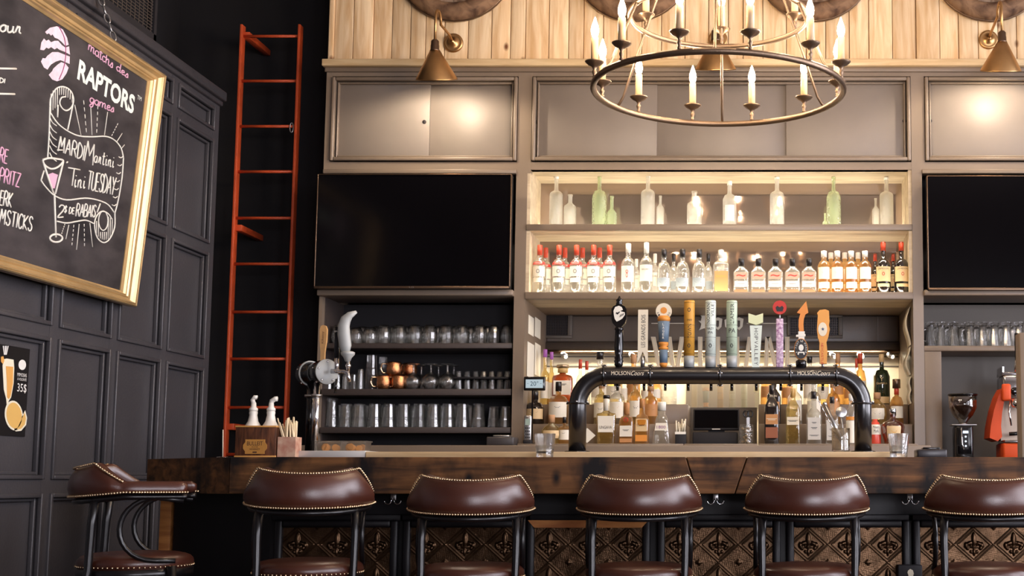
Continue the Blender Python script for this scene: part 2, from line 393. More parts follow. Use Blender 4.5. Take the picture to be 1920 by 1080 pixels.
# ---------------- left wall: raised-and-fielded panelling
mb = MB()
stiles = [8.125-.586*k for k in range(20)]
rails = [(-1.0, -.84), (-.075, .015), (.665, .745), (1.375, 1.455), (2.085, 2.165), (2.29, 2.36)]
mb.box(XW-.2, XW-.035, -3.4, 8.17, 0, EYE+2.36)
for y in stiles: mb.box(XW-.035, XW, y-.045, y+.045, 0, EYE+2.36)
for a, b in rails: mb.box(XW-.035, XW-.0015, -3.4, 8.17, EYE+a, EYE+b)
for k in range(len(stiles)-1):
    y1, y0 = stiles[k]-.045, stiles[k+1]+.045
    for j in range(len(rails)-1):
        z0, z1 = EYE+rails[j][1], EYE+rails[j+1][0]
        def frame(o, w, x0, x1):
            mb.box(x0, x1, y0+o, y0+o+w, z0+o, z1-o, b=.004); mb.box(x0, x1, y1-o-w, y1-o, z0+o, z1-o, b=.004)
            mb.box(x0, x1, y0+o+w, y1-o-w, z0+o, z0+o+w, b=.004); mb.box(x0, x1, y0+o+w, y1-o-w, z1-o-w, z1-o, b=.004)
        if stiles[k] > 3.5:
            frame(-.012, .02, XW-.01, XW+.013); frame(.008, .016, XW-.035, XW-.012)
mb.box(XW-.2, XW+.045, -3.4, 8.17, EYE+2.36, EYE+2.42, b=.01); mb.box(XW-.2, XW+.022, -3.4, 8.17, EYE+2.33, EYE+2.36, b=.008)
struct(mb.build('wall_left', m_wallpaint))
struct(MB().box(-5.3, -3.95, -3.4, 10.2, 0, 5.1).build('wall_left_upper', m_blackwall))
mb = MB(); mb.box(-5.3, XR+2.2, 9.25, 9.4, 0, 5.1); mb.box(-5.3, XL, 8.8, 9.25, 0, 5.1)
struct(mb.build('wall_back', m_blackwall))
# ---------------- raw pine cladding above the cabinets
zc = Zv(118, 8.24)
mb = MB(); x = XL+.03; i = 0
while x < XR+1.5:
    w = random.choice([.095, .12, .125, .15, .15]); d = random.choice([0, .004, .009])
    mb.box(x, x+w-.004, 8.24-d, 8.34, zc, 5.1, b=.003, rnd=.05+.9*random.random()); x += w
mb.box(XL-.005, XL+.028, 8.215, 8.8, zc, 5.1, b=.006, rnd=.4)
mb.box(XL-.005, XR+1.5, 8.34, 8.5, zc-.2, 5.1, rnd=.2)
struct(mb.build('wall_upper', m_plank))
mb = MB(); mb.box(XL-.02, XR+1.5, 8.15, 8.3, zc-.045, zc, b=.006, rnd=.3)
struct(mb.build('trim_1', m_palewood))
# ---------------- face frame of the back bar
Z = {k: Zv(v, YF) for k, v in dict(top=133, d1=143, d0=304, r1=318, tv1=326, tv0=545, led=556, s1a=422, s1b=432, s2a=549, s2b=561, g1a=643, g1b=653, g2a=729, g2b=741, g3a=801, g3b=812, m1a=648, m1b=658).items()}
xA0, xA1 = XL, P(621, 200, YF).x
xB0, xB1 = P(971, 220, YF).x, P(997, 220, YF).x
xb0, xb1 = P(961, 700, YF).x, P(986, 480, YF).x
xC0, xC1 = P(1708, 220, YF).x, P(1733, 220, YF).x
xc0, xc1 = P(1711, 480, YF).x, P(1732, 600, YF).x
mb = MB(); y0, y1 = YF, YF+.06; yv = YF-.0015
mb.box(xA0, XR+1, y0, y1, Z['d1'], zc-.045); mb.box(xA0, XR+1, y0, y1, Z['r1'], Z['d0'])
mb.box(xA0, xA1, yv, y1, Z['tv1'], Z['d1']+.03); mb.box(xB0, xB1, yv, y1, Z['r1']-.02, Z['d1']+.03); mb.box(xC0, xC1, yv, y1, Z['r1']-.02, Z['d1']+.03)
mb.box(xb0, xb1, yv+.0007, y1, .0, Z['r1']+.02); mb.box(xc0, xc1, yv+.0007, y1, 0, Z['r1']+.02); mb.box(xA0+.001, P(600, 700, YF).x, yv+.0007, YF+.5, 0, Z['r1'])
# mouldings round the openings
def mould(x0, x1, z0, z1, w=.022, ya=YF-.018, yb=YF+.02, o=0.):
    mb.box(x0-w-o, x0-o, ya, yb, z0-w-o, z1+w+o, b=.006); mb.box(x1+o, x1+w+o, ya, yb, z0-w-o, z1+w+o, b=.006)
    mb.box(x0-o, x1+o, ya, yb, z0-w-o, z0-o, b=.006); mb.box(x0-o, x1+o, ya, yb, z1+o, z1+w+o, b=.006)
for (a, b) in ((xA1, xB0), (xB1, xC0), (xC1, XR+1)):
    mould(a+.026, b-.026, Z['d0']+.03, Z['d1']-.03); mould(a+.044, b-.044, Z['d0']+.046, Z['d1']-.046, w=.012, ya=YF+.01, yb=YF+.05)
mb.box(xA0-.01, XR+1, YF-.02, YF, zc-.075, zc-.045, b=.006)
for (a, b) in ((xA0, xb0), (xc1, XR+1)):
    mb.box(a, b, YF-.05, YF+.3, Z['led'], Z['tv0'], b=.006); mb.box(a, b, YF-.015, YF+.06, Z['tv1'], Z['r1'], b=.004)
struct(mb.build('trim_2', m_paint))
# ---------------- wall cabinets with sliding painted doors
def wall_cabinet(x0, x1, splits, holes, label, part_label=None):
    t = thing('wall_cabinet', label, 'cabinet', ((x0+x1)/2, YF+.3, Z['d0']), group='cabinets above the back bar')
    ox, oy, oz = t.location
    mb = MB(); mb.box(x0-ox, x1-ox, .12, .16, 0, Z['d1']-oz); mb.box(x0-ox-.01, x0-ox, -.23, .16, 0, Z['d1']-oz); mb.box(x1-ox, x1-ox+.01, -.23, .16, 0, Z['d1']-oz)
    mb.build('cabinet_box', m_darkshelf, t)
    e = [x0]+splits+[x1]
    for k in range(len(e)-1):
        d = YF+.035+(.022 if k % 2 else 0)-oy
        dr = MB().box(e[k]-ox-(.02 if k else 0), e[k+1]-ox-.0, d, d+.018, .02, Z['d1']-oz-.02, b=.002).build('sliding_door', m_panel, t)
        for hx, hv, kk in holes:
            if kk == k:
                p = P(hx, hv, YF)
                MB().cyl((p.x-ox, d-.002, p.z-oz), (p.x-ox, d+.004, p.z-oz), .013).build('finger_hole', m_black, dr)
    return t
wall_cabinet(xA1, xB0, [P(803, 220, YF).x], [(793, 226, 0)], 'wall cabinet above the television that hangs next to the orange ladder')
wall_cabinet(xB1, xC0, [P(1231, 220, YF).x, P(1480, 220, YF).x], [(1005, 226, 0), (1697, 224, 2)], 'wide three-door wall cabinet above the lit bottle shelves')
wall_cabinet(xC1, XR+1, [P(2060, 220, YF).x], [(1745, 224, 0)], 'wall cabinet above the television over the glass mugs')
# ---------------- lit bottle shelves with smoked mirror back
YM = 8.6
t = thing('bottle_shelving', 'lit bottle shelving with smoked mirror back over the beer taps', 'shelf', ((xb1+xc0)/2, YM, Z['s2b']))
ox, oy, oz = t.location; w0, w1 = xb1-ox, xc0-ox
mb = MB(); mb.box(w0, w0+.02, YF+.01-oy, 0, Z['s2a']-oz, Z['r1']-oz); mb.box(w1-.02, w1, YF+.01-oy, 0, Z['s2a']-oz, Z['r1']-oz); mb.box(w0, w1, YF+.01-oy, 0, Z['r1']-oz, Z['r1']-oz+.02)
mb.build('lining', m_liner, t)
for a, b in (('s1b', 's1a'), ('s2b', 's2a')):
    s = MB().box(w0, w1, YF-.01-oy, YF+.02-oy, Z[a]-oz, Z[b]-oz+.004, b=.003).build('shelf_edge', m_paint, t)
    MB().box(w0, w1, YF+.02-oy, 0, Z[a]-oz, Z[b]-oz-.004).build('shelf', m_liner, t)
MB().box(w0+.02, w1-.02, -.004, .01, Z['s2a']-oz, Z['r1']-oz).build('mirror', m_mirror, t)
for k, zz in enumerate((Z['s1a'], Z['s2a'])):
    MB().box(w0+.04, w1-.04, YF+.026-oy, YF+.034-oy, zz-oz-.003, zz-oz+.002).build('led_strip', m_led, t)
LX = (xb1+xc0)/2; LWD = xc0-xb1
for zz, pw in ((Z['s1a'], 1.0), (Z['s2a'], 1.0)):
    area('shelf_led', (LX, YF+.03, zz+.006), (0, .45, 1), LWD-.1, .012, LED_W*.24, (1.0, .88, .70))
    area('shelf_led', (LX, YF+.035, (Z['r1'], Z['s1b'])[k]-.012), (0, .2, -1), LWD-.1, .012, LED_W*.32, (1.0, .88, .70), math.radians(95))
    area('shelf_led', (LX, YM-.03, zz+.006), (0, -.2, 1), LWD-.1, .012, LED_W*.7, (1.0, .88, .70))
# ---------------- open glassware shelving on the ladder side
xg0, xg1 = P(600, 700, YF).x, xb0
YG = 8.62
t = thing('glassware_shelving', 'dark open shelving holding upturned glasses beneath a television', 'shelf', ((xg0+xg1)/2, YG, .9))
ox, oy, oz = t.location; w0, w1 = xg0-ox, xg1-ox
MB().box(w0, w1, -.02, 0, -.8, Z['led']-oz).build('back_panel', m_black, t)
for nm, a, b in (('side_panel', w0, w0+.008), ('side_panel', w1-.008, w1)): MB().box(a, b, YF+.05-oy, -.02, -.8, Z['led']-oz).build(nm, m_darkshelf, t)
for a, b in (('g1b', 'g1a'), ('g2b', 'g2a'), ('g3b', 'g3a')): MB().box(w0+.008, w1-.008, YF+.005-oy, -.02, Z[a]-oz, Z[b]-oz, b=.003).build('shelf', m_darkshelf, t)
# ---------------- mug shelving on the coffee machine side
t = thing('mug_shelving', 'grey open shelving holding glass mugs above the coffee grinder', 'shelf', ((xc1+XR)/2, YG, .9))
ox, oy, oz = t.location; w0, w1 = xc1-ox, XR+.6-ox
MB().box(w0, w1, -.02, 0, -.8, Z['led']-oz).build('back_panel', m_greyshelf, t)
MB().box(w0, w1, YF+.005-oy, -.02, Z['m1b']-oz, Z['m1a']-oz, b=.003).build('shelf', m_paint, t)
MB().box(w0, Xu(1766, YF)-ox, YF+.012-oy, -.02, -.8, Z['m1b']-oz, b=.003).build('pilaster', m_paint, t)
# ---------------- niche behind the taps
YN = 9.1
struct(MB().box(xb1-.03, xb1, YF+.06, YN, 0, Z['s2b']).build('wall_inner_left', m_paint))
struct(MB().box(xc0, xc0+.03, YF+.06, YN, 0, Z['s2b']).build('wall_inner_right', m_paint))
struct(MB().box(xb1, xc0, YF+.4, YN, Z['s2b'], Z['s2b']+.03).build('ceiling_inner', m_paint))
zs = Zv(653, YN)
mb = MB(); mb.box(xb1, xc0, YN, YN+.04, 0, Z['s2b'])
struct(mb.build('wall_inner', m_tile))
mb = MB(); mb.box(xb1, xc0, YN-.06, YN, zs, Z['s2b'], b=.01); mb.box(xb1, xc0, YN-.09, YN-.055, Zv(585, YN), Z['s2b'], b=.005)
for k in range(7):
    xx = xb1+.1+k*.36; mb.box(xx, xx+.003, YN-.064, YN-.06, zs, Zv(590, YN))
mb.tube([(xb1, YN-.05, zs), (xc0, YN-.05, zs)], .045, 12)
struct(mb.build('trim_3', mat('niche_band_paint', srgb(104, 94, 86), .4, bump=.1)))
mb = MB()
for v in (668, 686): mb.box(xb1, xc0, YN-.008, YN, Zv(v+2, YN), Zv(v, YN))
struct(mb.build('trim_4', m_greyshelf))
area('niche_light', ((xb1+xc0)/2, YN-.16, zs-.03), (0, .25, -1), LWD-.2, .02, 26, (1.0, .88, .68))
# back counter, below the risers
ZK = Zv(862, 8.05)
tag(MB().box(xc1, XR+.6, 7.88, YF-.006, 0, ZK, b=.006).build('coffee_counter', m_greyshelf), 'low grey counter carrying the coffee grinder and espresso machine', 'counter')
t = tag(MB().box(xg0, xc1-.004, 7.9, YF-.006, .0, Zv(836, 8.05), b=.006).box(xb1+.004, xc0-.004, YF-.01, YN-.1, .0, Zv(836, 8.05)-.001).build('work_counter', m_paint), 'dark back counter running under the shelving behind the bar', 'counter')
# tiered risers (either side of the till)
def riser(u0, u1, label):
    x0, x1 = u0, u1
    t = thing('bottle_riser', label, 'riser', ((x0+x1)/2, 8.9, Zv(836, 8.05)), group='stepped bottle risers on the back counter')
    ox, oy, oz = t.location
    for k, (v, ya, yb) in enumerate(((832, 8.0, 8.9), (795, 8.26, 8.9), (758, 8.5, 8.9))):
        zt = Zv(v, ya); MB().box(x0-ox, x1-ox, ya-oy, yb-oy, (0 if k == 0 else Zv((832, 795)[k-1], (8.0, 8.26)[k-1])-oz), zt-oz, b=.004).build('step', m_paint, t)
TIER = {1: (8.1, Zv(832, 8.0)), 2: (8.36, Zv(795, 8.26)), 3: (8.62, Zv(758, 8.5))}
riser(xb1+.004, Xu(1284, 8.1), 'stepped bottle riser between the digital thermostat display and the till')
riser(Xu(1422, 8.1), xc0-.004, 'stepped bottle riser between the till and the coffee grinder')
tag(MB().box(Xu(1284, 8.1)+.004, Xu(1422, 8.1)-.004, 8.0, 8.86, Zv(836, 8.05), Zv(832, 8.0), b=.004).build('till_shelf', m_paint), 'low taupe shelf carrying the till monitor', 'shelf')
tag(MB().box(Xu(1284, 8.5)+.01, Xu(1422, 8.5)-.01, 8.84, 8.87, Zv(832, 8.0), Zv(764, 8.84)).build('splash_panel', m_greyshelf), 'grey splash panel standing behind the till', 'panel')
tag(MB().box(Xu(1284, 8.9)+.0, Xu(1424, 8.9), YN-.03, YN-.01, Zv(764, 8.97), Zv(692, 8.97)).build('wall_mirror', m_mirrorclear), 'mirror on the niche wall behind the till', 'mirror')
# ================================================================== BAR
YB = 6.0; BT = Zv(857, YB); BB = Zv(926, YB)
xk = Xu(430, YB, 880); xe, ye = Xu(276, 6.6, 880), 6.6          # corner, then the angled end running to the wall
t = thing('bar_counter', 'long stained wooden bar counter with thick edge in front of the taps', 'counter', (0, YB, 0))
def slab(nm, p0, p1, s0=0., s1=0., dep=.82, r=.3, label=None):
    """counter slab from x=p0 to p1; s0/s1 slant of the end joints on the front face"""
    vs = []
    for y in (0, dep):
        vs += [(p0, y, BT), (p1, y, BT), (p1+s1, y, BB), (p0+s0, y, BB)]
    m = MB().add(vs, [(0,1,2,3),(7,6,5,4),(0,4,5,1),(3,2,6,7),(0,3,7,4),(1,5,6,2)], r)
    o = m.build(nm, m_barwood, t, label); b = o.modifiers.new('b', 'BEVEL'); b.width = .004; b.segments = 2; return o
j1, j2 = Xu(1287, YB, 860), Xu(1400, YB, 860)
slab('counter_top', xk, j1-.004, 0, .05, r=.23)
slab('lift_up_flap', j1, j2, .05, -.055, r=.61)
slab('counter_top', j2+.004, 2.6, -.055, 0, r=.42)
m = MB(); dx, dy = xe-xk, ye-YB
vs = [(xk-.002, 0, BT), (xe, dy, BT), (xe, .82, BT), (xk-.002, .82, BT)]
vs += [(x, y, BB) for x, y, z in vs]
m.add(vs, [(3,2,1,0),(4,5,6,7),(0,1,5,4),(1,2,6,5),(2,3,7,6),(3,0,4,7)], .8)
m.build('angled_end', m_barwood, t)
# base
YP = 6.24
mb = MB(); mb.box(xk+.1, 2.6, YP+.02, YP+.5, 0, BB)
mb.add([(xk+.1, YP+.02, 0), (xe+.1, ye+.1, 0), (xe+.1, 6.8, 0), (xk+.1, 6.8, 0), (xk+.1, YP+.02, BB), (xe+.1, ye+.1, BB), (xe+.1, 6.8, BB), (xk+.1, 6.8, BB)], [(0,1,5,4),(1,2,6,5),(2,3,7,6),(3,0,4,7),(4,5,6,7)])
m_basepaint = mat('black_base_paint', srgb(16, 14, 17), .42, spec=.3)
bo = mb.build('base', m_basepaint, t); 
for o in (bo,): o.location = (0, -YB, 0)
# pressed tin panels
TW, TZ1 = .50, Zv(989, YP)
def fleur(x, z):
    h = 0.
    def el(cx, cz, rx, rz, a=0., k=1.):
        nonlocal h
        c, s = math.cos(a), math.sin(a); X, Zq = x-cx, z-cz; p = (X*c+Zq*s)/rx; q = (-X*s+Zq*c)/rz; d = p*p+q*q
        if d < 1: h = max(h, k*math.sqrt(1-d))
    el(0, .022, .0115, .034); el(0, -.034, .006, .018); el(0, -.012, .02, .0045, 0, .9)
    for s in (-1, 1):
        el(s*.024, .004, .017, .0085, s*-.5, .85); el(s*.037, -.004, .009, .014, 0, .85); el(s*.03, -.017, .008, .008, 0, .9); el(s*.013, -.034, .008, .006, s*.7, .8); el(s*.013, .004, .005, .013, s*.3, .6)
    return h
def tin_height(x, z):
    PXX, PZ = .184, .164
    a = ((x/PXX+.5) % 1.0)-.5; b = ((z/PZ+.5) % 1.0)-.5
    d = abs(a)+abs(b)
    h = 0.
    for c0, w in ((.5, .02), (.41, .018)):
        q = abs(d-c0)/w
        if q < 1: h = max(h, .006*(1-q*q))
    if d < .42: h = max(h, .0115*fleur(a*PXX, b*PZ))
    if d > .53:
        h += .0006*math.sin(x*420+2*math.sin(z*300))*math.sin(z*390+2*math.sin(x*280)); q = (1-d)/.1
        if q < 1: h = max(h, .005*(1-q*q))
    return h
nx, nz = 216, 150; TH = TZ1-.40; vs = []; fs = []
for j in range(nz+1):
    for i in range(nx+1):
        x = -TW/2+TW*i/nx; z = TH*j/nz; vs.append((x, -tin_height(x+.0, z-TH+.078+.164*3), z))
for j in range(nz):
    for i in range(nx):
        a = j*(nx+1)+i; fs.append((a, a+1, a+nx+2, a+nx+1))
tin_mesh = MB().add(vs, fs, 0, True).mesh('tin_panel', m_tin)
m_brownwood = wood('golden_brown_wood', srgb(190, 128, 70), srgb(140, 84, 44), grain=(.5, 5, 5), scale=6, rough=.5)
for k, uc in enumerate((632, 872, 1104, 1348, 1590, 1826)):
    xc = Xu(uc, YP, 1000)
    o = bpy.data.objects.new('tin_panel', tin_mesh); COL.objects.link(o); o.parent = t; o.location = (xc, YP+.005-YB, .40)
    o['label'] = 'pressed tin panel with diamonds and lilies'
    mb = MB(); x0, x1 = xc-TW/2, xc+TW/2
    for (a, b, c, d) in ((x0-.035, x0, .36, TZ1+.035), (x1, x1+.035, .36, TZ1+.035), (x0, x1, TZ1, TZ1+.035)):
        mb.box(a, b, YP-.022-YB, YP+.03-YB, c, d, b=.01); 
    mb.box(x0-.055, x1+.055, YP-.004-YB, YP+.02-YB, TZ1+.03, TZ1+.06, b=.004)
    mb.build('panel_frame', m_basepaint, t)
    if k == 2:
        q = [(x0-.03, TZ1+.036), (x1+.03, TZ1+.036), (x1-.0, TZ1+.0), (x0+.0, TZ1+.0)]
        MB().prism([(x0-.028, TZ1+.034), (x1+.028, TZ1+.034), (x1-.002, TZ1), (x0+.002, TZ1)], YP-.032-YB, YP-.015-YB).build('top_bevel', m_brownwood, t, 'golden-brown wood bevel')  # only this panel gets a golden-brown strip along its top
# rail under the overhang, purse hooks
for i, (u, lab) in enumerate(((738, 'chrome purse hook under the bar between the second and third stools from the wall'), (1342, 'chrome purse hook under the lift-up flap of the bar'), (1706, 'chrome double purse hook under the bar beside the last stool'))):
    p = P(u, 930, 6.12)
    h = thing('purse_hook', lab, 'hook', (p.x, 6.12, BB), group='purse hooks under the bar')
    MB().box(-.012, .012, -.004, .004, -.03, .0, b=.002).build('plate', m_steel, h)
    for s in (-1, 1):
        MB().tube([(s*.004, -.004, -.02)]+[(s*(.022+.016*math.cos(a)), -.012, -.03+.018*math.sin(a)) for a in [PI-.2+k*.5 for k in range(8)]], .0028, 6).build('hook', m_chrome, h)
# raised pale inner ledge and steel tray on the counter
zi = BT
tag(MB().box(Xu(690, 6.35), Xu(1692, 6.35), 6.35, 6.78, BT, Zv(847, 6.35), b=.003, rnd=.3).build('inner_ledge', m_palewood), 'long pale wooden ledge lying along the bar under the tap tower', 'ledge')
tag(MB().box(Xu(563, 6.35), Xu(690, 6.35)-.004, 6.36, 6.78, BT, Zv(845, 6.36), b=.003).build('drip_tray', mat('tray_metal', srgb(206, 204, 200), .4, metal=.4)), 'pale metal drip tray under the twin-handle drum tap', 'tray')
tag(MB().box(Xu(485, 6.35), Xu(563, 6.35)-.004, 6.4, 6.78, BT, Zv(847, 6.4), b=.003).build('bar_mat', m_blacksatin), 'dark rubber bar mat beside the straws', 'mat')
# wooden post below the bar end, by the wall
p = P(311, 980, 6.72)
tag(MB().box(-.028, .028, -.03, .03, 0, BB, b=.003, rnd=.5).build('bar_post', m_brownwood, loc=(p.x, 6.74, 0)), 'bare wooden post holding up the end of the bar by the panelled wall', 'post')
# ================================================================== LADDER
YLd = 8.42
xl, xr = Xu(439, YLd, 450), Xu(551, YLd, 400)
t = thing('ladder', 'orange metal ladder fixed to the black wall behind the bar', 'ladder', ((xl+xr)/2, YLd, 0))
ox = (xl+xr)/2; zt = Zv(48, YLd)
for x in (xl, xr): MB().box(x-ox-.008, x-ox+.008, -.03, .03, .0, zt, b=.003).build('rail', m_ladder, t)
zr = [Zv(v, YLd) for v in (68, 152, 237, 322, 409, 495, 585, 673, 764)]
zr += [zr[-1]-.295*k for k in (1, 2, 3)]
for z in zr: MB().cyl((xl-ox, 0, z), (xr-ox, 0, z), .0095, 10).build('rung', m_ladder, t)
for z in (zr[0]+.01, Zv(427, YLd), Zv(800, YLd)):
    for x in (xl,):
        MB().box(x-ox+.0, x-ox+.045, .0, .375, z-.02, z+.02, b=.003).build('wall_bracket', m_ladder, t)
p = P(553, 238, YLd)
h = thing('carabiner', 'small steel carabiner clipped on the third ladder rung', 'carabiner', (xr-.03, YLd-.014, zr[2]-.012))
MB().tube([(.011*math.cos(a), 0, .032*math.sin(a)) for a in [2*PI*k/16 for k in range(16)]], .003, 6, closed=True).build('ring', m_steel, h)
# ================================================================== TELEVISIONS
def tv(u0, u1, v0, v1, Y, label):
    a = P(u0, v1, Y); b = P(u1, v0, Y); w, hh = b.x-a.x, b.z-a.z
    t = thing('television', label, 'television', ((a.x+b.x)/2, Y, a.z), group='wall televisions')
    MB().box(-w/2, w/2, .012, .05, 0, hh, b=.006).build('housing', m_black, t)
    MB().box(-w/2+.008, w/2-.008, .002, .014, .016, hh-.008).build('screen', m_screen, t)
    mb = MB(); mb.box(-w/2, -w/2+.007, -.004, .03, 0, hh, b=.002); mb.box(w/2-.007, w/2, -.004, .03, 0, hh, b=.002); mb.box(-w/2, w/2, -.004, .03, hh-.007, hh, b=.002); mb.box(-w/2, w/2, -.004, .03, 0, .015, b=.002)
    mb.build('bezel', m_brassdark, t)
    mb = MB(); put_text(mb, 'LG', .028, .009, lambda x, z: (x, -.0055, z+.0075), .02); mb.build('maker_mark', m_steel, t)
    MB().box(-.2, .2, .05, YF+.3-Y, hh*.3, hh*.7).build('wall_mount', m_black, t)
    return t
tv(588, 960, 326, 541, 8.08, 'black television mounted between the ladder and the bottle shelves')
tv(1740, 2112, 329, 544, 8.12, 'black television mounted above the glass mugs')
struct(MB().box(xA0+.03, xb0, YF+.28, YF+.34, Z['tv0'], Z['r1']).build('trim_5', m_black))
struct(MB().box(xc1, XR+1, YF+.28, YF+.34, Z['tv0'], Z['r1']).build('trim_6', m_black))
# ================================================================== BARREL HEADS
for i, (u, lab) in enumerate(((855, 'round barrel head on the pine wall above the sconce by the ladder'), (1187, 'round barrel head on the pine wall behind the chandelier, second from the ladder'), (1526, 'round barrel head on the pine wall behind the chandelier, third from the ladder'), (1855, 'round barrel head on the pine wall at the coffee machine end'))):
    p = P(u, -66, 8.2); t = thing('barrel_head', lab, 'barrel head', (p.x, 8.212, p.z), group='barrel heads on the pine wall')
    Mx = Matrix.Rotation(PI/2, 4, 'X')
    MB().lathe([(.27, -.0), (.27, .075), (.30, .085), (.355, .06), (.372, .03), (.372, 0)], 40, Mx).build('rim', m_barrel, t)
    mb = MB()
    for k in range(6):
        x0 = -.27+k*.09; x1 = x0+.088
        def yy(x): return math.sqrt(max(.0, .268**2-x*x))
        n = 6; top = [(x0+(x1-x0)*j/n, yy(x0+(x1-x0)*j/n)) for j in range(n+1)]
        mb.prism([(x, -z) for x, z in top]+[(x, z) for x, z in reversed(top)], -.05, -.02, rnd=.1+.15*k)
    mb.build('head_boards', m_barrelhead, t)
    MB().lathe([(.372, .005), (.376, .005), (.376, .03), (.372, .03)], 40, Mx).build('hoop', m_brassdark, t)
# ================================================================== SCONCES
for i, (u, v, lab) in enumerate(((814, 147, 'brass gooseneck sconce above the cabinet beside the ladder'), (1341, 128, 'brass gooseneck sconce half hidden behind the chandelier'), (1880, 131, 'brass gooseneck sconce at the coffee machine end of the pine wall'))):
    Ys = 7.76; p = P(u, v, Ys); zp = P(u, 80 if i == 0 else 74, 8.22).z
    t = thing('wall_sconce', lab, 'wall lamp', (p.x, 8.23, zp), group='brass gooseneck sconces'); oz = p.z-zp; yy = Ys-8.23
    Mx = Matrix.Rotation(PI/2, 4, 'X')
    MB().lathe([(.062, 0), (.062, .008), (.05, .016), (.046, .012), (.032, .026), (.012, .03), (.012, .05)], 28, Mx).build('wall_plate', m_brass, t)
    zc2 = oz+.235; zt = zc2+.20; path = [(0, -.03, 0), (0, -.09, .01)]
    ys, r = yy, 0
    for k in range(7):
        q = k/6; path.append((0, -.10+(yy*.72+.10)*q, .015+(zt-.06-.015)*q**1.2))
    cy = (yy*.72+yy)/2; rr = abs(yy-yy*.72)/2
    for k in range(1, 7):
        a = PI*k/6; path.append((0, cy+rr*math.cos(a), zt-.06+rr*math.sin(a)))
    path.append((0, yy, zc2))
    MB().tube(path, .0085, 10).build('gooseneck', m_brass, t)
    MB().lathe([(.010, zc2+.006), (.018, zc2), (.024, zc2-.008), (.024, zc2-.03), (.026, zc2-.034), (.026, zc2-.06), (.03, zc2-.066)], 20, Matrix.Translation((0, yy, 0))).build('socket_cap', m_brassdark, t)
    z0 = oz; z1 = zc2-.06
    TL = Matrix.Translation((0, yy, z1)) @ Matrix.Rotation(.36, 4, 'X')
    MB().lathe([(.028, 0), (.122, z0-z1+.008), (.124, z0-z1), (.12, z0-z1+.004), (.026, -.004)], 40, TL).build('lamp_shade', m_brass, t)
    MB().sphere(TL @ Vector((0, 0, z0-z1+.05)), .024, 12, 8).build('bulb', m_sconcebulb if i != 1 else mat('unlit_bulb', srgb(225, 215, 195), .3), t)
# ================================================================== CHANDELIER
CX, CY = -.187, 5.9; R1, R2 = .566, .406
d = (P(1345, 235, CY+R1).z + P(1345, 93, CY-R1).z)/2; ZR = d
ZS = P(1345, 87, CY+R2).z
t = thing('chandelier', 'two-tier iron ring chandelier with lit candle bulbs hanging over the bar', 'chandelier', (CX, CY, ZR))
def ring(R, z, r): return MB().tube([(R*math.cos(2*PI*k/72), R*math.sin(2*PI*k/72), z) for k in range(72)], r, 10, closed=True)
ring(R1, 0, .0145).build('lower_ring', m_iron, t); ring(R2, ZS-ZR, .0125).build('upper_ring', m_iron, t)
dz = ZS-ZR; zh = dz*R1/(R1-R2)*.96
for k in range(6):
    a = PI/2+k*PI/3; c, s = math.cos(a), math.sin(a)
    MB().tube([(R1*c, R1*s, .012), ((R1-.012)*c, (R1-.012)*s, .02), ((R1-.035)*c, (R1-.035)*s, .05), (R2*c, R2*s, dz+.012), (.05*c, .05*s, zh)], .0065, 8).build('rod', m_iron, t)
MB().lathe([(.0, zh+.06), (.03, zh+.05), (.06, zh+.02), (.06, zh-.02), (.03, zh-.05), (0, zh-.07)], 20).build('hub', m_iron, t)
mb = MB(); zz = zh+.05; n = 0
while zz+ZR < 5.08:
    Mq = Matrix.Translation((0, 0, zz)) @ Matrix.Rotation(PI/2*(n % 2), 4, 'Z')
    mb.tube([Mq @ Vector((.012*math.cos(2*PI*k/10), 0, .022*math.sin(2*PI*k/10))) for k in range(10)], .003, 5, closed=True); zz += .036; n += 1
mb.build('chain', m_iron, t)
def candle_parts():
    mb = MB(); mb.lathe([(.006, -.062), (.010, -.052), (.006, -.044), (.010, -.034), (.011, -.028), (.006, -.018), (.014, -.004), (.03, .004), (.041, .014), (.043, .018), (.038, .015), (.014, .008), (.0, .008)], 18)
    cup = mb.mesh('drip_cup', m_iron)
    sl = MB().lathe([(.0165, .008), (.0165, .128), (.012, .132)], 14).mesh('candle_sleeve', mat('candle_sleeve', srgb(196, 164, 124), .5))
    bl = MB().lathe([(.009, .13), (.015, .144), (.0175, .16), (.015, .178), (.009, .197), (.0035, .214), (.0, .222)], 12).mesh('bulb', m_bulb)
    return cup, sl, bl
cup, sl, bl = candle_parts()
def candle(R, a, z):
    o = bpy.data.objects.new('candle_light', sl); COL.objects.link(o); o.parent = t; o.location = (R*math.cos(a), R*math.sin(a), z)
    for nm, me in (('drip_cup', cup), ('bulb', bl)):
        q = bpy.data.objects.new(nm, me); COL.objects.link(q); q.parent = o
for k in range(12): candle(R1, PI/12+k*PI/6, .072)
for k in range(6): candle(R2, PI/2+k*PI/3, dz+.07)
